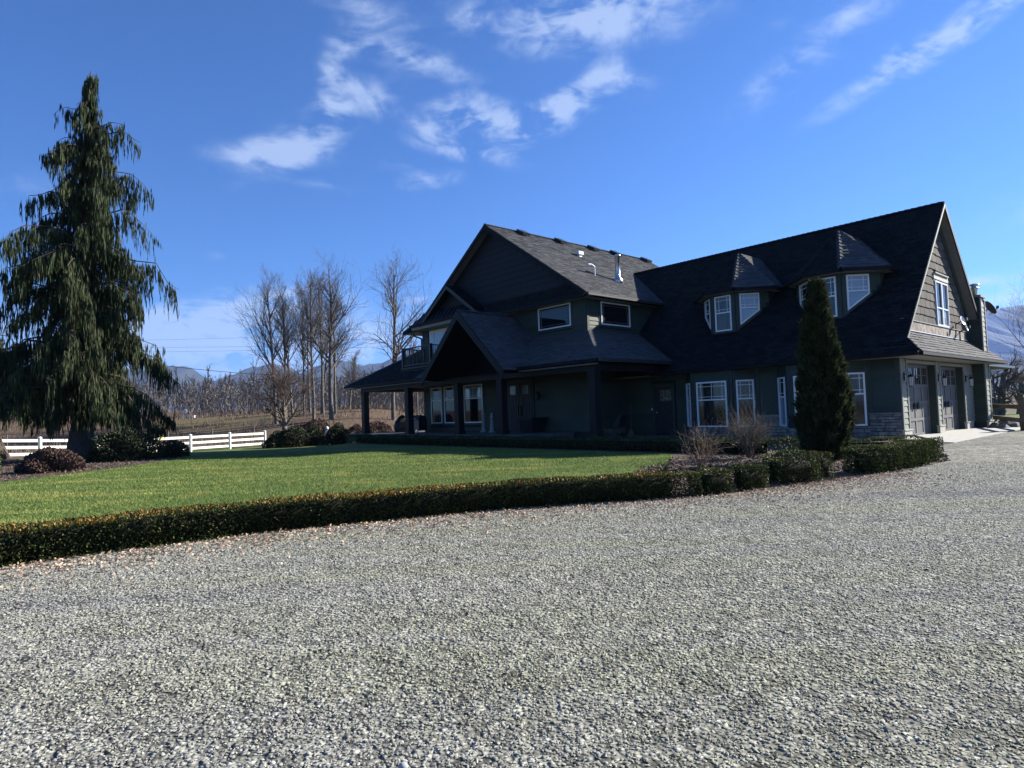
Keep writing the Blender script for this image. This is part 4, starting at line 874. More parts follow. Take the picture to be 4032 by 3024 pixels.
# ------------------------------------------------------------------ hedges and shrubs
def hedge(label, path, wd, ht, dens=2300, orange=.5, mats=('box', 'orange'), name='hedge', group=None, seed=1, leaf=.030, rough=.03, taper=.0, gaps=.0):
    """clipped hedge along a path (the path is its centre line): core, leaves and fresh leaves on top, lightened as if sunlit"""
    rg = np.random.default_rng(seed); path = np.asarray(path, float)
    root = empty(name, (path[0][0], path[0][1], 0)); o = np.array([path[0][0], path[0][1], 0.])
    tag(root, label, 'hedge', group)
    # core
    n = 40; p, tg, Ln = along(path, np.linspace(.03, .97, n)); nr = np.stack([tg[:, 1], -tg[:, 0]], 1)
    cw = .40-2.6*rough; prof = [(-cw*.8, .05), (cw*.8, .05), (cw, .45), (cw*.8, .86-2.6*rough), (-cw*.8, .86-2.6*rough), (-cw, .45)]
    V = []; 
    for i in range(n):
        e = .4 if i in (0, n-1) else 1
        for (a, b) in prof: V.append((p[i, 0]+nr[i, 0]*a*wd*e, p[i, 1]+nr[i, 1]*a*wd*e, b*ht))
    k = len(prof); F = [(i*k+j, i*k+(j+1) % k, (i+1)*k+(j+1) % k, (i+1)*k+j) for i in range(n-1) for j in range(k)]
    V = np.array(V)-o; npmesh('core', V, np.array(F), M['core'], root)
    per = 2*ht+wd; cnt = int(dens*Ln*per)
    t = rg.random(cnt); p, tg, _ = along(path, t*.9999); nr = np.stack([tg[:, 1], -tg[:, 0]], 1)
    lump = 1+rough*2.2*np.sin(t*Ln*4.1+seed)+rough*1.6*np.sin(t*Ln*9.7+2*seed)
    q = rg.random(cnt)*per
    side = np.where(q < ht, 1., np.where(q < ht+wd, 0., -1.))
    a = np.where(side == 1, .5*wd, np.where(side == -1, -.5*wd, q-ht-.5*wd)); zz_ = np.where(side == 0, ht, np.where(side == 1, q, q-ht-wd))
    rnd = 1-np.clip((np.abs(a)/(wd*.5)-.85)*.6, 0, 1)*np.clip((zz_/ht-.85)*2.5, 0, 1)
    a = a*lump*(1-taper*(1-zz_/ht)); zz_ = zz_*lump*rnd
    zz_ = np.maximum(zz_, .03)
    dep = np.abs(rg.normal(size=cnt))*.022
    nv = np.stack([nr[:, 0]*side, nr[:, 1]*side, (side == 0)*1.], 1)
    P = np.stack([p[:, 0]+nr[:, 0]*a, p[:, 1]+nr[:, 1]*a, zz_], 1)-nv*dep[:, None]
    # end caps
    ne = int(dens*wd*ht)
    for end, sg in ((0, -1), (1, 1)):
        pe, te, _ = along(path, np.full(ne, .0001 if end == 0 else .9998)); ne_ = np.stack([te[:, 1], -te[:, 0]], 1)
        aa = (rg.random(ne)-.5)*wd; z_ = rg.random(ne)*ht
        Pe = np.stack([pe[:, 0]+ne_[:, 0]*aa+te[:, 0]*sg*.03, pe[:, 1]+ne_[:, 1]*aa+te[:, 1]*sg*.03, z_], 1)
        P = np.concatenate([P, Pe]); nv = np.concatenate([nv, np.stack([te[:, 0]*sg, te[:, 1]*sg, 0*aa], 1)]); t = np.concatenate([t, np.full(ne, float(end))]); side = np.concatenate([side, np.ones(ne)])
    D = nv+rg.normal(size=P.shape)*.55; D[:, 2] += .35
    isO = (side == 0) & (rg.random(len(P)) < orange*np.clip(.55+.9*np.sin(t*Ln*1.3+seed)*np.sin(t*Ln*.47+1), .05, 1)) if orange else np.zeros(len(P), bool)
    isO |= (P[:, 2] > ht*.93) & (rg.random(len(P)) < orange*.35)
    for msk, nm, mt in ((~isO, 'foliage', mats[0]), (isO, 'sunlit_new_growth', mats[1])):
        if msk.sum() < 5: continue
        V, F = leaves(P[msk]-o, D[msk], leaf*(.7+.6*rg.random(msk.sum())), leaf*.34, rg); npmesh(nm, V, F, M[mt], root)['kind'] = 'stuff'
    return root
def back(pts, d):       # shift a line sideways (to its left) by d
    pts = np.asarray(pts, float); tg = np.gradient(pts, axis=0); tg /= np.linalg.norm(tg, axis=1, keepdims=True); return pts+np.stack([-tg[:, 1], tg[:, 0]], 1)*d
H1 = [(-7.3,4.05), (-4.85,5.96), (-4.03,6.56), (-3,7.24), (-1.67,7.81), (-.11,8.43), (1.28,8.72), (2.62,9.0)]
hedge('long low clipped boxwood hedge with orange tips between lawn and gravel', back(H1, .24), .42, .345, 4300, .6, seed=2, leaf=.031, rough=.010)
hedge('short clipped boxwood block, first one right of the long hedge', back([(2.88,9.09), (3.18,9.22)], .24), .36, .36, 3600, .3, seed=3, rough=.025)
hedge('boxwood block with pale flecks, second one right of the long hedge', back([(3.50,9.40), (3.86,9.57)], .25), .36, .39, 3600, .35, mats=('box', 'boxl'), seed=4, rough=.03)
hedge('yellow flecked rounded boxwood clump, largest of the blocks before the spruce', back([(4.27,9.97), (4.92,10.18)], .32), .54, .45, 3600, .5, mats=('box', 'boxl'), seed=5, rough=.045)
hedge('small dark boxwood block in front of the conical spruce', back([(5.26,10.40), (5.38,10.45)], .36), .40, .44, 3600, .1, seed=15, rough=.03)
hedge('thick boxwood hedge curving round the bed corner beside the garage', back([(6.16,11.01), (6.82,11.35), (7.9,12.2), (8.75,13.0)], .26), .46, .44, 3600, .45, mats=('box', 'boxl'), seed=6, rough=.03, leaf=.034)
hedge('dark straight boxwood hedge behind the conical spruce, below the stone wall', [(7.0,14.7), (8.2,14.35), (9.35,13.95)], .42, .44, 2000, .35, mats=('box', 'boxl'), seed=7)
hedge('dark boxwood hedge in shade along the front of the porch', [tuple(hw(u, v).xy) for (u, v) in ((-23.5,-7.2), (-16,-7.3), (-8,-7.3), (-.3,-7.1))], .55, .38, 700, 0, seed=8, leaf=.05)
# round shrubs
def shrub(label, c, rx, ry, rz, count, leaf, mt, name='shrub', seed=1, group=None, core=True, z0=0.0, flat=.0):
    rg = np.random.default_rng(seed); zb = float(hgt(*c))+z0
    root = empty(name, (c[0], c[1], zb)); tag(root, label, 'shrub', group)
    d = rg.normal(size=(count, 3)); d /= np.linalg.norm(d, axis=1, keepdims=True); d[:, 2] = np.abs(d[:, 2])*.98-.16
    lump = 1+.10*np.sin(d[:, 0]*5+seed)+.09*np.sin(d[:, 1]*7+2*seed)+.07*np.sin(d[:, 2]*9+d[:, 0]*6); rad = lump*(1-.18*np.abs(rg.normal(size=count))**1.3*.5)
    P = d*np.array([rx, ry, rz])*rad[:, None]; P[:, 2] = np.maximum(P[:, 2]+.16*rz, .02)
    D = d+rg.normal(size=P.shape)*.6; D[:, 2] += .3
    V, F = leaves(P, D, leaf*(.6+.8*rg.random(count)), leaf*.33, rg); npmesh('foliage', V, F, M[mt], root)
    if core:
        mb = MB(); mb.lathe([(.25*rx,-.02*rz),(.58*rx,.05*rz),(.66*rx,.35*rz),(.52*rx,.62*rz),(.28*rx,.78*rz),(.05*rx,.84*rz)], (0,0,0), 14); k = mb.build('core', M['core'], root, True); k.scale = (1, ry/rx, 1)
    mb = MB(); mb.tube((0,0,-.05),(0,0,rz*.6),.035,.02); mb.build('stem', M['bark'], root)
    return root
shrub('big dark rounded evergreen shrub right of the weeping cedar', (-14.6,23.6), 1.15, 1.0, 1.12, 9000, .085, 'juniper', seed=3)
shrub('small dark spreading shrub beside the big dark shrub at the fence', (-13.3,24.6), .55, .5, .62, 3000, .07, 'juniper', seed=4)
shrub('bright green shrub cut by the left edge of the picture', (-17.0,19.6), .75, .7, 1.05, 4200, .09, 'ygreen', seed=5)
shrub('wide clipped dark green shrub at the right end of the white fence', (-15.4,43.2), 1.45, 1.2, 1.28, 8000, .10, 'juniper', seed=6)
shrub('dark green shrub between the clipped fence shrub and the white statue', (-14.2,44.6), .8, .8, 1.2, 4000, .10, 'juniper', seed=7)
shrub('round dark shrub right of the white garden statue', (-12.35,44.4), 1.0, .9, 1.30, 5200, .10, 'juniper', seed=8)
shrub('brown leaved round shrub left of the first porch column', (-10.95,44.0), .75, .7, 1.15, 3400, .09, 'redtwig', seed=9, core=False)
shrub('brown rounded shrub seen between the two left porch columns', (-9.6,44.8), .85, .8, 1.15, 4000, .09, 'redtwig', seed=10, core=False)
shrub('reddish brown twiggy shrub behind the clipped fence shrub', (-16.0,50), 1.5, 1.3, 1.75, 6000, .12, 'redtwig', seed=12, core=False)
# twiggy bare shrubs
def twigs(label, c, hgt_, spread, nstem, mt, seed, name='bare_shrub', r=.006, kids=5, droop=0.):
    rg = np.random.default_rng(seed); segs = []; root = empty(name, (c[0], c[1], float(hgt(*c)))); tag(root, label, 'shrub')
    for i in range(nstem):
        az = rg.random()*6.283; rad = spread*(.25+.9*rg.random()**.7); h = hgt_*(.62+.38*rg.random())*(1-.35*(rad/spread-.25)); p = np.array([.06*math.cos(az)*rg.random(), .06*math.sin(az)*rg.random(), -.02]); n = 7
        tgt = np.array([rad*math.cos(az), rad*math.sin(az), h]); prev = p
        for k in range(1, n+1):
            t = k/n; q = p+(tgt-p)*np.array([t**1.25, t**1.25, t**(.85-droop)])+rg.normal(size=3)*.018*hgt_; segs.append((*prev, *q, r*(1.25-t), r*(1.2-t)))
            if k > 2:
                for _ in range(rg.integers(0, max(1, kids))):
                    dv = (q-prev); dv /= np.linalg.norm(dv)+1e-9; dv = dv+rg.normal(size=3)*.55; dv[2] = abs(dv[2])+.15; L_ = hgt_*(.08+.16*rg.random()); e = q+dv*L_; segs.append((*q, *e, r*.5, r*.3))
                    if rg.random() < .6: e2 = e+(dv+rg.normal(size=3)*.7)*L_*.5; segs.append((*e, *e2, r*.35, r*.25))
            prev = q
    V, F = tubes(segs, 3); npmesh('branches', V, F, M[mt], root); return root
twigs('upright pale brown bare shrub in the bed behind the long hedge', (3.55,12.1), .88, .32, 34, 'paletwig', 5, r=.006, kids=4)
twigs('grey rounded bare shrub in shade below the bay window', (5.62,15.2), 1.10, .50, 70, 'twig', 6, r=.005, kids=7)
shrub('low dark red mounded shrub at the left edge of the lawn bed', (-13.85,18.9), .85, .75, .62, 9000, .07, 'redtwig', seed=27)
twigs('tiny sprig of green iris leaves beside the pale bare shrub', (3.05,13.0), .32, .22, 12, 'ygreen', 8, name='iris_clump', r=.012, kids=1)
shrub('leafy shrub standing just outside the right edge whose shadow crosses the gravel', (14.9,15.6), .75, .6, 1.5, 3000, .10, 'juniper', seed=19)

# ------------------------------------------------------------------ conical spruce
def spruce(label, c, H, prof, count, seed):
    rg = np.random.default_rng(seed); root = empty('spruce_tree', (c[0], c[1], 0)); tag(root, label, 'tree')
    mb = MB(); mb.tube((0,0,-.1),(0,0,H*.93),.09,.012,8); mb.build('trunk', M['bark'], root)
    zs, rs = zip(*prof)
    z = H*(1-np.sqrt(1-.985*rg.random(count))) if False else rg.random(count)**1.15*H*.97
    az = rg.random(count)*6.283; rad = np.interp(z, zs, rs)
    lump = 1+.12*np.sin(az*3+z*2.1)+.13*np.sin(az*8-z*6.3)+.10*np.sin(z*11+az*5)+.06*np.sin(az*17+z*3)
    rr_ = rad*lump*(1-.35*rg.random(count)**2.2)
    P = np.stack([rr_*np.cos(az), rr_*np.sin(az), z], 1)
    out = np.stack([np.cos(az), np.sin(az), 0*az], 1)
    D = out*.55+np.array([0,0,1.])*(.8+.4*rg.random((count,1)))+rg.normal(size=P.shape)*.28
    ln = .10+.10*rg.random(count)
    Vs, Fs, off = [], [], 0
    for k in range(3):      # each shoot is a brush of three crossed blades
        Pk = P+rg.normal(size=P.shape)*.012; V, F = leaves(Pk, D+rg.normal(size=P.shape)*.16, ln, .013+.006*rg.random(count), rg); Vs.append(V); Fs.append(F+off); off += len(V)
    npmesh('crown', np.concatenate(Vs), np.concatenate(Fs), M['spruce'], root)
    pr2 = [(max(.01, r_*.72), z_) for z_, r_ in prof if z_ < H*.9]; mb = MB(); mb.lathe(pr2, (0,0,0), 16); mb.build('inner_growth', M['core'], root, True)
    segs = []
    for i in range(26):     # leaders standing proud of the outline
        z_ = H*(.30+.68*i/26); a = rg.random()*6.283; r_ = np.interp(z_, zs, rs)*.9; p = np.array([r_*math.cos(a), r_*math.sin(a), z_]); segs.append((*p, *(p+np.array([.03*math.cos(a), .03*math.sin(a), .18+.14*rg.random()])), .02, .006))
    V, F = tubes(segs, 4); npmesh('leaders', V, F, M['spruce'], root)
spruce('tall narrow conical spruce standing in front of the garage wing', (6.85,13.95), 4.02, [(0,.22),(.15,.34),(.6,.43),(1.1,.46),(1.7,.40),(2.4,.30),(3.0,.21),(3.5,.13),(3.85,.07),(4.02,.03)], 21000, 3)

# ------------------------------------------------------------------ weeping cedars
def cedar(label, c, H, prof, nb, seed, lean=(0, 0), limbs=(), trunk_r=.36, strandn=30, zmin=.9):
    rg = np.random.default_rng(seed); zb = float(hgt(*c)); root = empty('weeping_cedar', (c[0], c[1], zb)); tag(root, label, 'tree')
    zs, rs = zip(*prof); lx, ly = lean
    def axis(z): t = z/H; return np.array([lx*t, ly*t, z])
    segs = []; K = 10
    for i in range(K):
        z0, z1 = H*i/K-.1*(i == 0), H*(i+1)/K; f = lambda z: trunk_r*(1-z/H)**.8+.015+(.22*math.exp(-max(z, 0)/.35)); p0, p1 = axis(z0), axis(z1); segs.append((*p0, *p1, f(z0), f(z1)))
    V, F = tubes(segs, 10); npmesh('trunk', V, F, M['bark'], root, True)
    bs = []; SP = []; SL = []
    def branch(z, az, Lb, rise, dens):
        p = axis(z); n = 7; out = np.array([math.cos(az), math.sin(az), 0]); prev = p; pts = [p]
        for k in range(1, n+1):
            t = k/n; q = p+out*Lb*t+np.array([0, 0, Lb*(rise*math.sin(min(t*1.6, 1.57))-.62*t**2.4)])+rg.normal(size=3)*.05*Lb*t; r_ = .055*(Lb/3)*(1-t)+.008; bs.append((*prev, *q, r_, r_*.85)); prev = q; pts.append(q)
        pts = np.array(pts); m_ = max(5, int(dens*Lb*1.25)); t = np.clip((.12+.88*(np.floor(rg.random(m_)*Lb*7)/(Lb*7))**.8+rg.normal(size=m_)*.012), .05, .999)*n; k = np.minimum(t.astype(int), n-1); base = pts[k]+(pts[k+1]-pts[k])*(t-k)[:, None]+rg.normal(size=(m_, 3))*np.array([.10, .10, .04])
        SP.append(base); SL.append(np.minimum((.35+.95*rg.random(m_)**1.4)*min(1.0, .42+Lb*.22), np.maximum(base[:, 2]-1.1*rg.random(m_)-.8, .15)))
    for i in range(nb):
        z = zmin+(H-zmin-.3)*((i+rg.random())/nb)**1.12; az = i*2.399+rg.normal()*.5; Lb = float(np.interp(z, zs, rs))*(.42+.82*rg.random()**1.7); branch(z, az, Lb, .2+.5*rg.random()*(z/H)**1.5+.08, strandn*(1-.62*(z/H)**1.3))
    for (z, az, Lb, rise) in limbs: branch(z, az, Lb, rise, strandn*.55)
    branch(H-.25, 1., .35, .8, 40)
    V, F = tubes(bs, 4); npmesh('limbs', V, F, M['bark'], root)
    B = np.concatenate(SP); Ls = np.concatenate(SL); ns = len(B); kk = 13
    Vs, Fs, off = [], [], 0
    drift = rg.normal(size=(ns, 2))*.10
    for k in range(kk):     # leaf sprays down each hanging strand
        t = (k+rg.random(ns)*.8)/kk; P = B+np.stack([drift[:, 0]*t, drift[:, 1]*t, -Ls*t], 1)+rg.normal(size=(ns, 3))*np.array([.030, .030, .02])*(1.25-t)[:, None]
        D = np.stack([rg.normal(size=ns)*.07, rg.normal(size=ns)*.07, -np.ones(ns)], 1); V, F = leaves(P, D, .24+.20*rg.random(ns), (.013+.010*rg.random(ns))*(1.35-.7*t), rg); Vs.append(V); Fs.append(F+off); off += len(V)
    npmesh('crown', np.concatenate(Vs), np.concatenate(Fs), M['cedar'], root)
cp = [(0,2.3),(1.5,2.8),(3.5,3.25),(5.5,3.25),(7.5,2.85),(9.5,2.25),(11.5,1.6),(13,1.1),(14.3,.62),(15.5,.22)]
cedar('tall weeping cedar with drooping dark green branches at the left', (-17.35,25.3), 15.9, cp, 205, 4, lean=(.45,0), limbs=[(8.0,3.14,3.1,.55),(12.4,3.0,1.7,.62),(11.2,.5,2.2,.55),(13.2,.2,1.4,.75),(13.9,3.3,1.2,.7),(9.6,.0,2.6,.45),(12.6,.25,1.9,.8)], strandn=27, zmin=2.0)
cedar('smaller weeping cedar half cut by the left edge of the picture', (-22.3,27.4), 7.4, [(0,2.4),(2,2.9),(4,2.3),(6,1.1),(7.4,.2)], 60, 9, lean=(-1.6,0), trunk_r=.2, strandn=28, zmin=2.4)

# ------------------------------------------------------------------ bare trees
def grow(rg, H, r0, levels=4, spread=.55, first=.35, kids=(7, 5, 4, 3), up=.35, lean=0., tmin=.006, wob=.05, cl=.38):
    segs = []
    def br(p, d, L_, r, lev):
        n = 6 if lev == 0 else (5 if lev == 1 else 3); pts = [p]; rs = [r]; q = p.copy(); dd = d.copy()
        for k in range(n):
            dd = dd+rg.normal(size=3)*wob*(1+.8*lev); dd[2] += up*.12*(lev > 0); dd /= np.linalg.norm(dd); q = q+dd*L_/n; pts.append(q.copy()); rs.append(r*(1-(k+1)/n*(.72 if lev else .68)))
            segs.append((*pts[-2], *pts[-1], rs[-2], rs[-1]))
        if lev >= levels: return
        nk = kids[min(lev, len(kids)-1)]
        for i in range(nk):
            t = (first if lev == 0 else .25)+(1-(first if lev == 0 else .25))*(i+rg.random())/nk; f = t*n; k = min(int(f), n-1); b = pts[k]+(pts[k+1]-pts[k])*(f-k); pd = pts[k+1]-pts[k]; pd /= np.linalg.norm(pd)
            s_ = np.cross(pd, rg.normal(size=3)); s_ /= np.linalg.norm(s_); a = spread*(.7+.6*rg.random())*(1.15-.35*t); nd = pd*math.cos(a)+s_*math.sin(a); nd[2] += up*.4; nd /= np.linalg.norm(nd); rr_ = max(rs[k]*(.50+.15*rg.random()), tmin); br(b, nd, L_*((cl if lev == 0 else .38)+.26*rg.random())*(1.15-(.8 if cl < .3 else .45)*t*(lev == 0)), rr_, lev+1)
    br(np.array([0., 0, -.2]), np.array([lean, 0, 1.]), H, r0, 0)
    return np.array(segs)
def baretree(label, c, H, r0, seed, mt='gbark', tw='twig', name='bare_tree', group='tall bare trees behind the garden', thr=.035, **kw):
    rg = np.random.default_rng(seed); sg = grow(rg, H, r0, **kw); root = empty(name, (c[0], c[1], float(hgt(*c)))); tag(root, label, 'tree', group)
    big_ = sg[:, 6] > thr; V, F = tubes(sg[big_], 6); npmesh('trunk', V, F, M[mt], root, True); V, F = tubes(sg[~big_], 3); npmesh('crown', V, F, M[tw], root); return root
def cp_(px, D): return ((px-2016)/2480*D, D)
for k, (px, D, H, r0, lab) in enumerate(((1085,76,19.0,.26,'leftmost of the tall bare trees rising behind the plum tree'), (1150,80,17.0,.20,'slim bare tree second from left in the tall group'), (1195,82,18.0,.17,'thin upright bare tree third from left in the tall group'), (1232,78,20.0,.24,'bare tree in the middle of the tall group with high crown'), (1262,84,16.5,.18,'slender leaning bare tree right of the tall group centre'), (1302,77,20.0,.36,'thick trunked bare tree, widest crown at the right of the tall group'), (1318,83,16,.2,'thin bare tree close behind the thick trunked one'), (1545,80,19.5,.34,'lone crooked bare tree rising above the porch roof'), (1375,90,9,.16,'small pale bare tree left of the first porch column'), (1640,88,11,.16,'small bare tree behind the gap between the left porch columns'), (1122,79,19.0,.20,'slim tall bare tree just right of the leftmost one'), (1270,80,20.0,.22,'tall slim bare tree left of the thick trunked one'), (1218,86,18.5,.18,'tall thin bare tree behind the middle of the tall group'))):
    baretree(lab, cp_(px, D), H*(.84 if k != 7 else .95), r0*.85, 40+k+(60 if k == 7 else 0), tmin=.012, cl=.16 if k not in (5, 7) else .24, levels=4 if r0 > .15 else 3, kids=(20, 6, 4, 2), spread=.75 if k in (5, 7) else .55, first=.36 if k != 7 else .24, up=.25, wob=.032 if k != 7 else .04, lean=.05 if k in (4, 8) else (-.03 if k == 1 else 0))
baretree('plum tree with pale trunk and dense purple brown twigs by the fence', (-17.6,48.5), 4.3, .25, 80, mt='pbark', tw='plumtwig', name='plum_tree', group=None, levels=4, kids=(11, 7, 5, 4), spread=.85, first=.30, up=.30, thr=.03, cl=.50, tmin=.015)
baretree('bare tree with low twin trunks beyond the wooden fence at right', (32.0,41.5), 3.0, .36, 90, name='bare_tree', group='bare trees beyond the right fence', levels=4, kids=(9, 7, 5, 3), spread=.85, first=.18, up=.3)
baretree('bare tree with curved trunk cut by the right edge of the picture', (35.0,43.5), 3.0, .32, 91, name='bare_tree', group='bare trees beyond the right fence', levels=4, kids=(9, 7, 5, 3), spread=.8, first=.2, up=.3, lean=.15)
baretree('tall bare tree above the mountains at the right edge', (50.5,60), 8, .2, 92, name='bare_tree', group='bare trees beyond the right fence', levels=4, kids=(10, 6, 5, 3), spread=.6, first=.3, up=.4)
# the wood in the background and behind the camera: one mass
rg = np.random.default_rng(5); protos = [grow(np.random.default_rng(200+i), 1.0, .011, levels=3, kids=(8, 3, 2), spread=.45, first=.2, up=.35, cl=.17) for i in range(7)]
allS = []
def wood(n, x0, x1, y0, y1, h0, h1):
    for i in range(n):
        x = x0+(x1-x0)*rg.random(); y = y0+(y1-y0)*rg.random()
        s_ = protos[rg.integers(7)].copy(); H = h0+(h1-h0)*rg.random(); a = rg.random()*6.283; c, s = math.cos(a), math.sin(a)
        for o in (0, 3):
            X = s_[:, o]*c-s_[:, o+1]*s; Y = s_[:, o]*s+s_[:, o+1]*c; s_[:, o] = X*H+x; s_[:, o+1] = Y*H+y; s_[:, o+2] = s_[:, o+2]*H+hgt(x, y)
        s_[:, 6:8] = np.maximum(s_[:, 6:8]*H, .009); allS.append(s_)
wood(680, -110, -8, 104, 165, 5.0, 8.8); wood(230, -30, 2, 92, 130, 4.5, 8.0); wood(70, -130, -60, 90, 150, 8, 14); wood(70, 60, 140, 95, 150, 2, 4)
wood(120, -70, -5, 98, 112, 1.2, 2.6); wood(90, -95, -25, -75, -5, 4, 8)  # second patch stands unseen behind the camera, added for window reflections
S_ = np.concatenate(allS); V, F = ribbons(S_)
tag(npmesh('wood', V, F, M['ftwig']), 'brown leafless wood along the far side of the fields, with an unseen patch behind the camera', 'wood', kind='stuff')
# low brush on the field edge
n = 26000; xx = -75+75*rng.random(n); yy = 47+42*rng.random(n); yy = np.where(rng.random(n) < .4, 88+22*rng.random(n), yy); cl = np.sin(xx*.8)+np.sin(yy*.9+xx*.3)+rng.normal(size=n)*.6; ok = cl > .25; xx, yy = xx[ok], yy[ok]; n = len(xx)
P = np.stack([xx, yy, hgt(xx, yy)-.03], 1); D = np.stack([rng.normal(size=n)*.35, rng.normal(size=n)*.35, np.ones(n)], 1)
V, F = leaves(P, D, .25+.7*rng.random(n)**2, .02+.02*rng.random(n)); tag(npmesh('field_brush', V, F, M['chip']), 'brown dry grass and brambles on the field behind the fence', 'brush', kind='stuff')

# ------------------------------------------------------------------ fences
FP = [np.array((-25.2-6.9*.45, 34-11*.45)) + np.array((6.9, 11.0))*t for t in np.linspace(0, 1.50, 8)]
fz = empty('white_fence', (*FP[0], float(hgt(*FP[0])))); tag(fz, 'white three rail vinyl fence behind the weeping cedar', 'fence')
def fl(x, y, z): return Vector((x-FP[0][0], y-FP[0][1], z-fz.location.z))
for i, p in enumerate(FP):
    zb = float(hgt(*p)); mb = MB(); c = fl(p[0], p[1], zb); mb.box(c.x-.065,c.x+.065,c.y-.065,c.y+.065,c.z-.05,c.z+1.10)
    mb.add([(c.x-.085,c.y-.085,c.z+1.10),(c.x+.085,c.y-.085,c.z+1.10),(c.x+.085,c.y+.085,c.z+1.10),(c.x-.085,c.y+.085,c.z+1.10),(c.x,c.y,c.z+1.16)], [(3,2,1,0),(0,1,4),(1,2,4),(2,3,4),(3,0,4)]); mb.build('post', M['fencew'], fz)
    if i:
        q = FP[i-1]
        for hz in (.22, .58, .94): mb = MB(); mb.beam(fl(q[0], q[1], float(hgt(*q))+hz), fl(p[0], p[1], zb+hz), .05, .15); mb.build('rail', M['fencew'], fz)
for k, (px, D) in enumerate(((658,62), (832,63), (996,64), (25,60))):
    x, y = cp_(px, D); mb = MB(); z = float(hgt(x, y)); mb.tube((0,0,-.2),(0,0,1.35),.07,.06,7); o = mb.build('fence_post', M['wood']); o.location = (x, y, z); tag(o, ('first', 'second', 'third', 'far left')[k]+' weathered wooden post in the brown field', 'post', 'wooden posts in the brown field')
wf = empty('wooden_fence', (18.55,22.9,0)); tag(wf, 'dark wooden two rail fence between the garage and the right edge', 'fence')
for k, (x, y) in enumerate(((0,0), (3.0,5.6), (4.5,8.4))):
    mb = MB(); mb.box(x-.11,x+.11,y-.11,y+.11,-.1,1.22); mb.add([(x-.14,y-.14,1.22),(x+.14,y-.14,1.22),(x+.14,y+.14,1.22),(x-.14,y+.14,1.22),(x,y,1.30)], [(3,2,1,0),(0,1,4),(1,2,4),(2,3,4),(3,0,4)]); mb.build('post', M['wood'], wf)
for k in range(3):
    for z in (.36, .86): mb = MB(); mb.beam((1.5*k,2.8*k,z), (1.5*(k+1),2.8*(k+1),z), .06, .17); mb.build('rail', M['wood'], wf)
rr = random.Random(8)
for k, (x, y, s_, lab) in enumerate(((19.4,25.3,.34,'low grey boulder nearest the chimney beside the apron'), (20.3,26.0,.42,'larger pale boulder right of the first one by the wooden fence'), (21.6,26.6,.36,'pale flat boulder at the foot of the wooden fence'))):
    mb = MB(); mb.lathe([(.6*s_,-.05),(s_,.1*s_),(.95*s_,.35*s_),(.6*s_,.62*s_),(.1*s_,.72*s_)], (0,0,0), 9); mb.v = [(a*(1+rr.uniform(-.18,.18)), b*(1+rr.uniform(-.18,.18)), c*(1+rr.uniform(-.2,.2))) for a, b, c in mb.v]; o = mb.build('boulder', M['rock']); o.location = (x, y, 0); tag(o, lab, 'boulder', 'boulders by the apron')

# ------------------------------------------------------------------ things on and around the house
for k, (v, lab) in enumerate(((.33,'black wall lantern on the garage pier nearest the corner'), (4.02,'black wall lantern on the pier between the garage doors'), (7.62,'black wall lantern right of the second garage door'))):
    p = hw(.04, v, 1.92); t = empty('wall_lantern', p, HR); tag(t, lab, 'lantern', 'lanterns on the garage front')
    mb = MB(); mb.box(0,.03,-.06,.06,-.02,.24); mb.tube((.02,0,.16),(.16,0,.24),.012); mb.tube((.16,0,.24),(.17,0,.17),.012); mb.build('bracket', M['black'], t)
    mb = MB(); mb.lathe([(.10,.08),(.075,.13),(.03,.17),(.01,.20)], (.17,0,0), 8); mb.build('cap', M['black'], t)
    mb = MB(); mb.lathe([(.055,-.20),(.075,.08)], (.17,0,0), 8); mb.build('lantern_glass', M['lampg'], t)
    mb = MB()
    for i in range(4): a = math.pi/4+i*math.pi/2; mb.tube((.17+.058*math.cos(a),.058*math.sin(a),-.2),(.17+.08*math.cos(a),.08*math.sin(a),.08),.007,n=4)
    mb.lathe([(.06,-.23),(.06,-.20)], (.17,0,0), 8); mb.build('cage', M['black'], t)
def dish(label, p, az, r, matl, tilt=30):
    t = empty('satellite_dish', p, az); tag(t, label, 'satellite dish')
    mb = MB(); n = 16; ti = R(tilt); V = [(0,0,0)]
    pr3 = []
    for k in range(1, 4):
        rr_ = r*k/3; dep = .28*r*(k/3)**2
        for i in range(n):
            a = 2*math.pi*i/n; y, z, x = rr_*math.cos(a), rr_*1.1*math.sin(a), dep; pr3.append((x*math.cos(ti)-z*math.sin(ti), y, x*math.sin(ti)+z*math.cos(ti)))
    V += pr3; F = [(0,1+i,1+(i+1) % n) for i in range(n)]+[(1+k*n+i,1+(k+1)*n+i,1+(k+1)*n+(i+1) % n,1+k*n+(i+1) % n) for k in range(2) for i in range(n)]
    b = len(V); V2 = [(x-.02, y, z) for x, y, z in V]; F2 = [tuple(reversed([i+b for i in f])) for f in F]
    mb.add(V+V2, F+F2); mb.build('reflector', matl, t, True)
    mb = MB(); mb.tube((0,0,-.02),(-.22,0,-.12),.025); mb.tube((-.22,0,-.12),(-.22,0,-.5),.02); mb.tube((0,0,-r*.95),(.55*r*2,0,-.05*r),.012); mb.build('mast', M['dish'], t)
    mb = MB(); mb.box(.98*r,1.2*r,-.05,.05,-.09*r,.1); mb.build('receiver', M['dish'], t)
dish('large grey satellite dish mounted behind the garage chimney', hw(.42,10.25,5.02), HR+R(35), .30, M['dish'])
dish('small white satellite dish at the foot of the shake gable', hw(.30,6.45,4.25), HR+R(-8), .16, M['white'], 15)
dish('smallest white dish right of the other one on the shake gable', hw(.30,7.05,4.0), HR+R(5), .10, M['white'], 15)
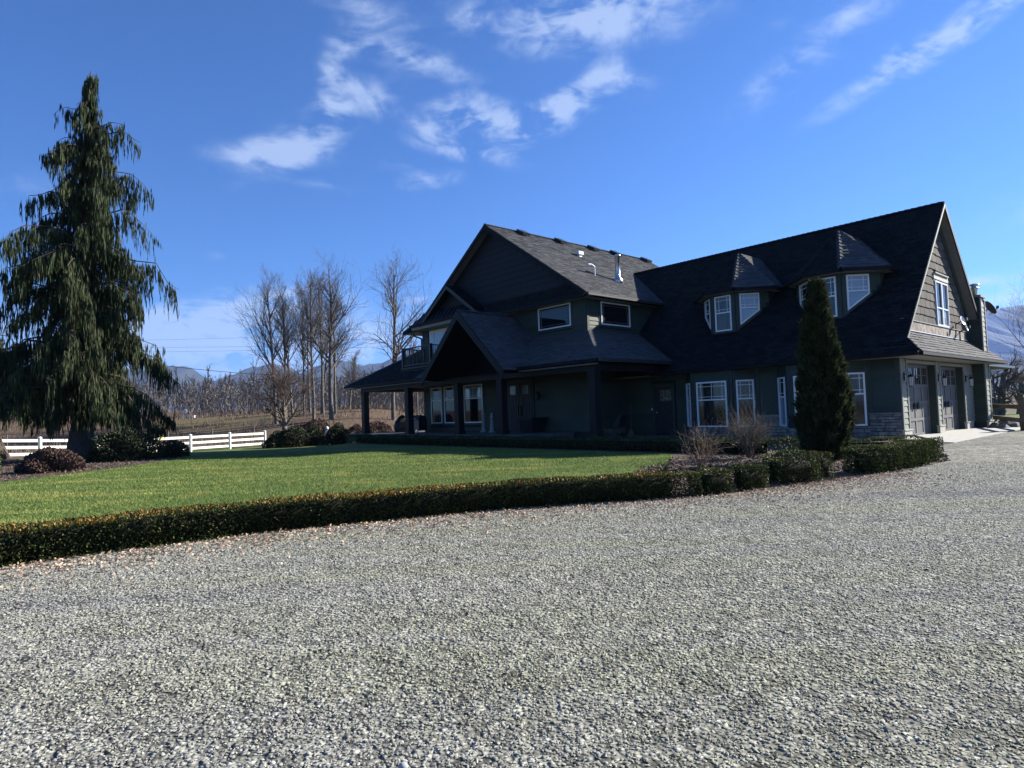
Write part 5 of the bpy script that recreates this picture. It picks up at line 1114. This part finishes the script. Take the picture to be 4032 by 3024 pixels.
def statue(label, u, v, z0, h, kind):
    t = empty('garden_statue', hw(u, v, z0), HR); tag(t, label, 'statue', 'pale statues on the porch')
    mb = MB(); mb.lathe([(.17,0),(.17,.06),(.12,.09),(.10,.16),(.075,.5*h),(.09,.55*h),(.065,.60*h),(.10,.66*h),(.10,.68*h)], (0,0,0), 14); mb.build('pedestal', M['stonew'], t, False)
    mb = MB(); mb.lathe([(.07,.68*h),(.10,.76*h),(.085,.83*h),(.045,.87*h),(.06,.91*h),(.062,.96*h),(.02,h)], (0,0,0), 12); mb.build('figure', M['stonew'], t, True)
statue('taller pale pedestal statue by the window right of the entry column', -17.84, -2.85, .345, 1.17, 0)
statue('shorter pale pedestal statue next to the taller one on the porch', -17.18, -2.85, .345, .97, 1)
t = empty('planter', hw(-14.15,-2.95,.345), HR); tag(t, 'big black square planter right of the double entry door', 'planter')
mb = MB(); mb.add([(-.32,-.32,0),(.32,-.32,0),(.32,.32,0),(-.32,.32,0),(-.46,-.46,.62),(.46,-.46,.62),(.46,.46,.62),(-.46,.46,.62)], [(3,2,1,0),(0,1,5,4),(1,2,6,5),(2,3,7,6),(3,0,4,7)]); mb.build('pot', M['pot'], t)
mb = MB(); mb.box(-.50,.50,-.50,-.42,.60,.68); mb.box(-.50,.50,.42,.50,.60,.68); mb.box(-.50,-.42,-.42,.42,.60,.68); mb.box(.42,.50,-.42,.42,.60,.68); mb.build('rim', M['pot'], t)
mb = MB(); mb.box(-.42,.42,-.42,.42,.50,.56); mb.build('soil', M['mulch'], t)
t = empty('barbecue_grill', hw(-23.2,-3.3,.345), HR); tag(t, 'covered black barbecue grill on the porch beside the left column', 'grill')
mb = MB(); mb.box(-.55,.55,-.28,.28,.12,.70); mb.build('cabinet', M['black'], t); mb = MB(); mb.prism([(-.5,-.28,.70),(-.5,.28,.70),(-.5,.24,.92),(-.5,-.12,.98)], (1.0,0,0)); mb.build('lid', M['black'], t)
for x in (-.35,.35):
    mb = MB(); mb.tube((x,-.30,.09),(x,-.24,.09),.09,n=12); mb.build('wheel', M['metal'], t)
mb = MB(); mb.tube((-.4,-.36,.78),(.4,-.36,.78),.018); mb.build('handle', M['metal'], t)
t = empty('patio_chair', hw(-25.3,-3.0,.345), HR); tag(t, 'dark pointed covered patio chair left of the second porch column', 'patio chair')
mb = MB(); mb.lathe([(.45,0),(.50,.3),(.44,.62),(.22,.9),(.04,1.02)], (0,0,0), 8); mb.build('cover', M['pot'], t); mb = MB(); mb.lathe([(.46,-.002),(.52,.015),(.52,.045),(.48,.05)], (0,0,0), 8); mb.build('hem', M['black'], t)
t = empty('garden_cart', hw(-9.9,-2.6,.10), HR); tag(t, 'small dark red garden cart with black seat on the porch pad', 'garden cart')
mb = MB(); mb.box(-.55,.55,-.3,.3,.22,.40); mb.build('body', M['redtwig'], t); mb = MB(); mb.prism([(.25,-.2,.45),(.60,-.2,.45),(.78,-.2,.95),(.66,-.2,.97)], (0,.4,0)); mb.build('seat', M['pot'], t)
for x in (-.4,.45):
    for y in (-.34,.30): mb = MB(); mb.tube((x,y,.17),(x,y+.06,.17),.17,n=14); mb.build('wheel', M['black'], t)
mb = MB(); mb.tube((-.5,0,.4),(-.75,0,.95),.015); mb.tube((-.75,-.2,.95),(-.75,.2,.95),.015); mb.build('handlebar', M['metal'], t)
t = empty('broom', hw(-10.75,-.45,.10), HR); tag(t, 'long handled broom leaning on the wall left of the side door', 'broom')
mb = MB(); mb.tube((.45,-.25,.25),(0,.38,1.50),.016); mb.build('handle', M['wood'], t); mb = MB(); mb.prism([(.36,-.36,0),(.60,-.36,0),(.52,-.29,.28),(.40,-.29,.28)], (0,.08,0)); mb.build('bristles', M['paletwig'], t)
t = empty('wall_sconce', hw(-14.2,-2.44,2.0), HR); tag(t, 'dark wall sconce right of the double entry door', 'sconce'); mb = MB(); mb.lathe([(.03,-.2),(.07,-.12),(.085,.12),(.1,.14),(.02,.24)], (0,-.12,0), 8); mb.build('lamp_body', M['black'], t); mb = MB(); mb.box(-.05,.05,-.03,.04,-.1,.14); mb.build('backplate', M['black'], t)
# white statue in the garden, sign and marker far off
x, y = -13.35, 45.2; t = empty('garden_statue', (x, y, float(hgt(x, y)))); tag(t, 'small white garden statue sunlit between two dark shrubs', 'statue')
mb = MB(); mb.lathe([(.22,0),(.24,.3),(.14,.45),(.10,.55)], (0,0,0), 10); mb.build('pedestal', M['white'], t); mb = MB(); mb.lathe([(.10,.55),(.16,.75),(.15,.95),(.07,1.03),(.11,1.12),(.09,1.24),(.01,1.3)], (0,0,0), 10); mb.build('figure', M['white'], t, True)
x, y = cp_(725, 93); zb = float(hgt(x, y)); t = empty('road_sign', (x, y, zb)); tag(t, 'white round sign on a post beside the far road', 'sign')
mb = MB(); mb.tube((0,0,-.2),(0,0,1.2),.05); mb.build('post', M['wood'], t); mb = MB(); mb.tube((0,-.03,1.0),(0,.0,1.0),.36,n=18); mb.build('sign_face', M['white'], t)
x, y = cp_(748, 92); zb = float(hgt(x, y)); mb = MB(); mb.box(-.6,.6,-.2,.2,0,.28); mb.box(-.64,.64,-.24,.24,.28,.33); o = mb.build('utility_box', M['white']); o.location = (x, y, zb); tag(o, 'white utility box right of the round road sign', 'box')
# yellow guy-wire sleeve by the cedar trunk
mb = MB(); mb.tube((-17.9,31,-.3),(-16.95,31,1.25),.05,n=8); o = mb.build('guy_wire_sleeve', M['yellow']); tag(o, 'yellow guy wire sleeve slanting left of the cedar trunk', 'sleeve')
# power lines
def wire(label, p, q, sag, r, n=14):
    p, q = Vector(p), Vector(q); mb = MB(); prev = p
    for i in range(1, n+1):
        t = i/n; c = p.lerp(q, t)-Z*sag*4*t*(1-t); mb.tube(prev, c, r, n=4, cap=False); prev = c
    tag(mb.build('power_line', M['wire']), label, 'power line', 'power lines over the fields')
def at(px, py, D): px = float(px); py = float(py); D = float(D); d = ((px-2016)/2480)*cr-((py-1512)/2480)*cu+fw; return Vector((0,0,HC))+d*(D/d.y)
for lab, a, b, sag, r in (('highest thin power line left of the tall bare trees', (100,1345,120), (1800,1290,120), .6, .018), ('second thin power line left of the tall bare trees', (100,1365,120), (1800,1340,120), .6, .018), ('third thin power line left of the tall bare trees', (100,1385,120), (1800,1352,120), .6, .018), ('thick drooping cable right of the weeping cedar', (300,1395,70), (1400,1490,90), .6, .035), ('single dark power line at the right edge', (3700,1478,60), (4300,1462,60), .3, .02), ('thin power line against the right mountain', (3700,1395,90), (4300,1362,90), .3, .015)):
    wire(lab, at(*a), at(*b), sag, r)

# ------------------------------------------------------------------ mountains and air
def ridge(name, prof, D, depth, matl, seed):
    """prof: (pixel x, pixel y) of the skyline; built at distance D with a rugged slope in front"""
    rg = np.random.default_rng(seed); px = np.array([p[0] for p in prof], float); py = np.array([p[1] for p in prof], float); nx, ny = 260, 26; xs_ = np.linspace(px[0], px[-1], nx); ys_ = np.interp(xs_, px, py)
    V = np.zeros((ny*2-1, nx, 3)); ph = rg.random(12)*6.28
    for i in range(nx):
        tp = at(xs_[i], ys_[i], D); h = tp.z+6*math.sin(i*.31+ph[0])+4*math.sin(i*.83+ph[1])+2*math.sin(i*1.9+ph[2])
        for j in range(ny*2-1):
            t = j/(ny-1); k = 1-abs(1-t); dy = (t-1)*depth; w_ = math.sin(i*.22+k*5+ph[3])+.6*math.sin(i*.51-k*9+ph[4])+.4*math.sin(i*1.1+k*15+ph[5]); z = h*k**1.15+w_*h*.022*math.sin(k*3.14); V[j, i] = (tp.x+w_*depth*.006, D+dy, z-20*(1-k))
    b = np.arange((ny*2-2)*(nx-1)); j, i = b//(nx-1), b % (nx-1); f = j*nx+i; F = np.stack([f, f+1, f+1+nx, f+nx], 1)
    tag(npmesh(name, V.reshape(-1, 3), F, matl, smooth=True), kind='structure')
M['mount'] = mat('forested_slope', (.022,.030,.026), (.042,.048,.044), .006, rough=1, coords='World')
ridge('mountains', [(-600,1450),(300,1470),(640,1455),(690,1440),(760,1452),(830,1500),(930,1475),(1000,1440),(1080,1432),(1180,1470),(1260,1432),(1330,1420),(1420,1435),(1520,1425),(1600,1395),(1800,1400),(2100,1440)], 4200, 1500, M['mount'], 3)
ridge('mountains', [(3300,1330),(3600,1260),(3800,1222),(3880,1208),(3930,1216),(3985,1208),(4060,1203),(4300,1185),(4700,1240),(5400,1330)], 4600, 1600, M['mount'], 4)
hz = MB(); hz.box(-9500,9500,-9500,9500,-45,760); h_ = hz.build('haze', bpy.data.materials.new('air'))
am = h_.data.materials[0]; am.use_nodes = True; an = am.node_tree.nodes; an.remove(an['Principled BSDF']); pv = an.new('ShaderNodeVolumePrincipled')
pv.inputs['Color'].default_value = (.30, .47, .95, 1); pv.inputs['Density'].default_value = .00007; pv.inputs['Anisotropy'].default_value = .2
am.node_tree.links.new(pv.outputs[0], an['Material Output'].inputs['Volume']); tag(h_, 'thin blue winter haze over the valley', 'haze', kind='stuff')
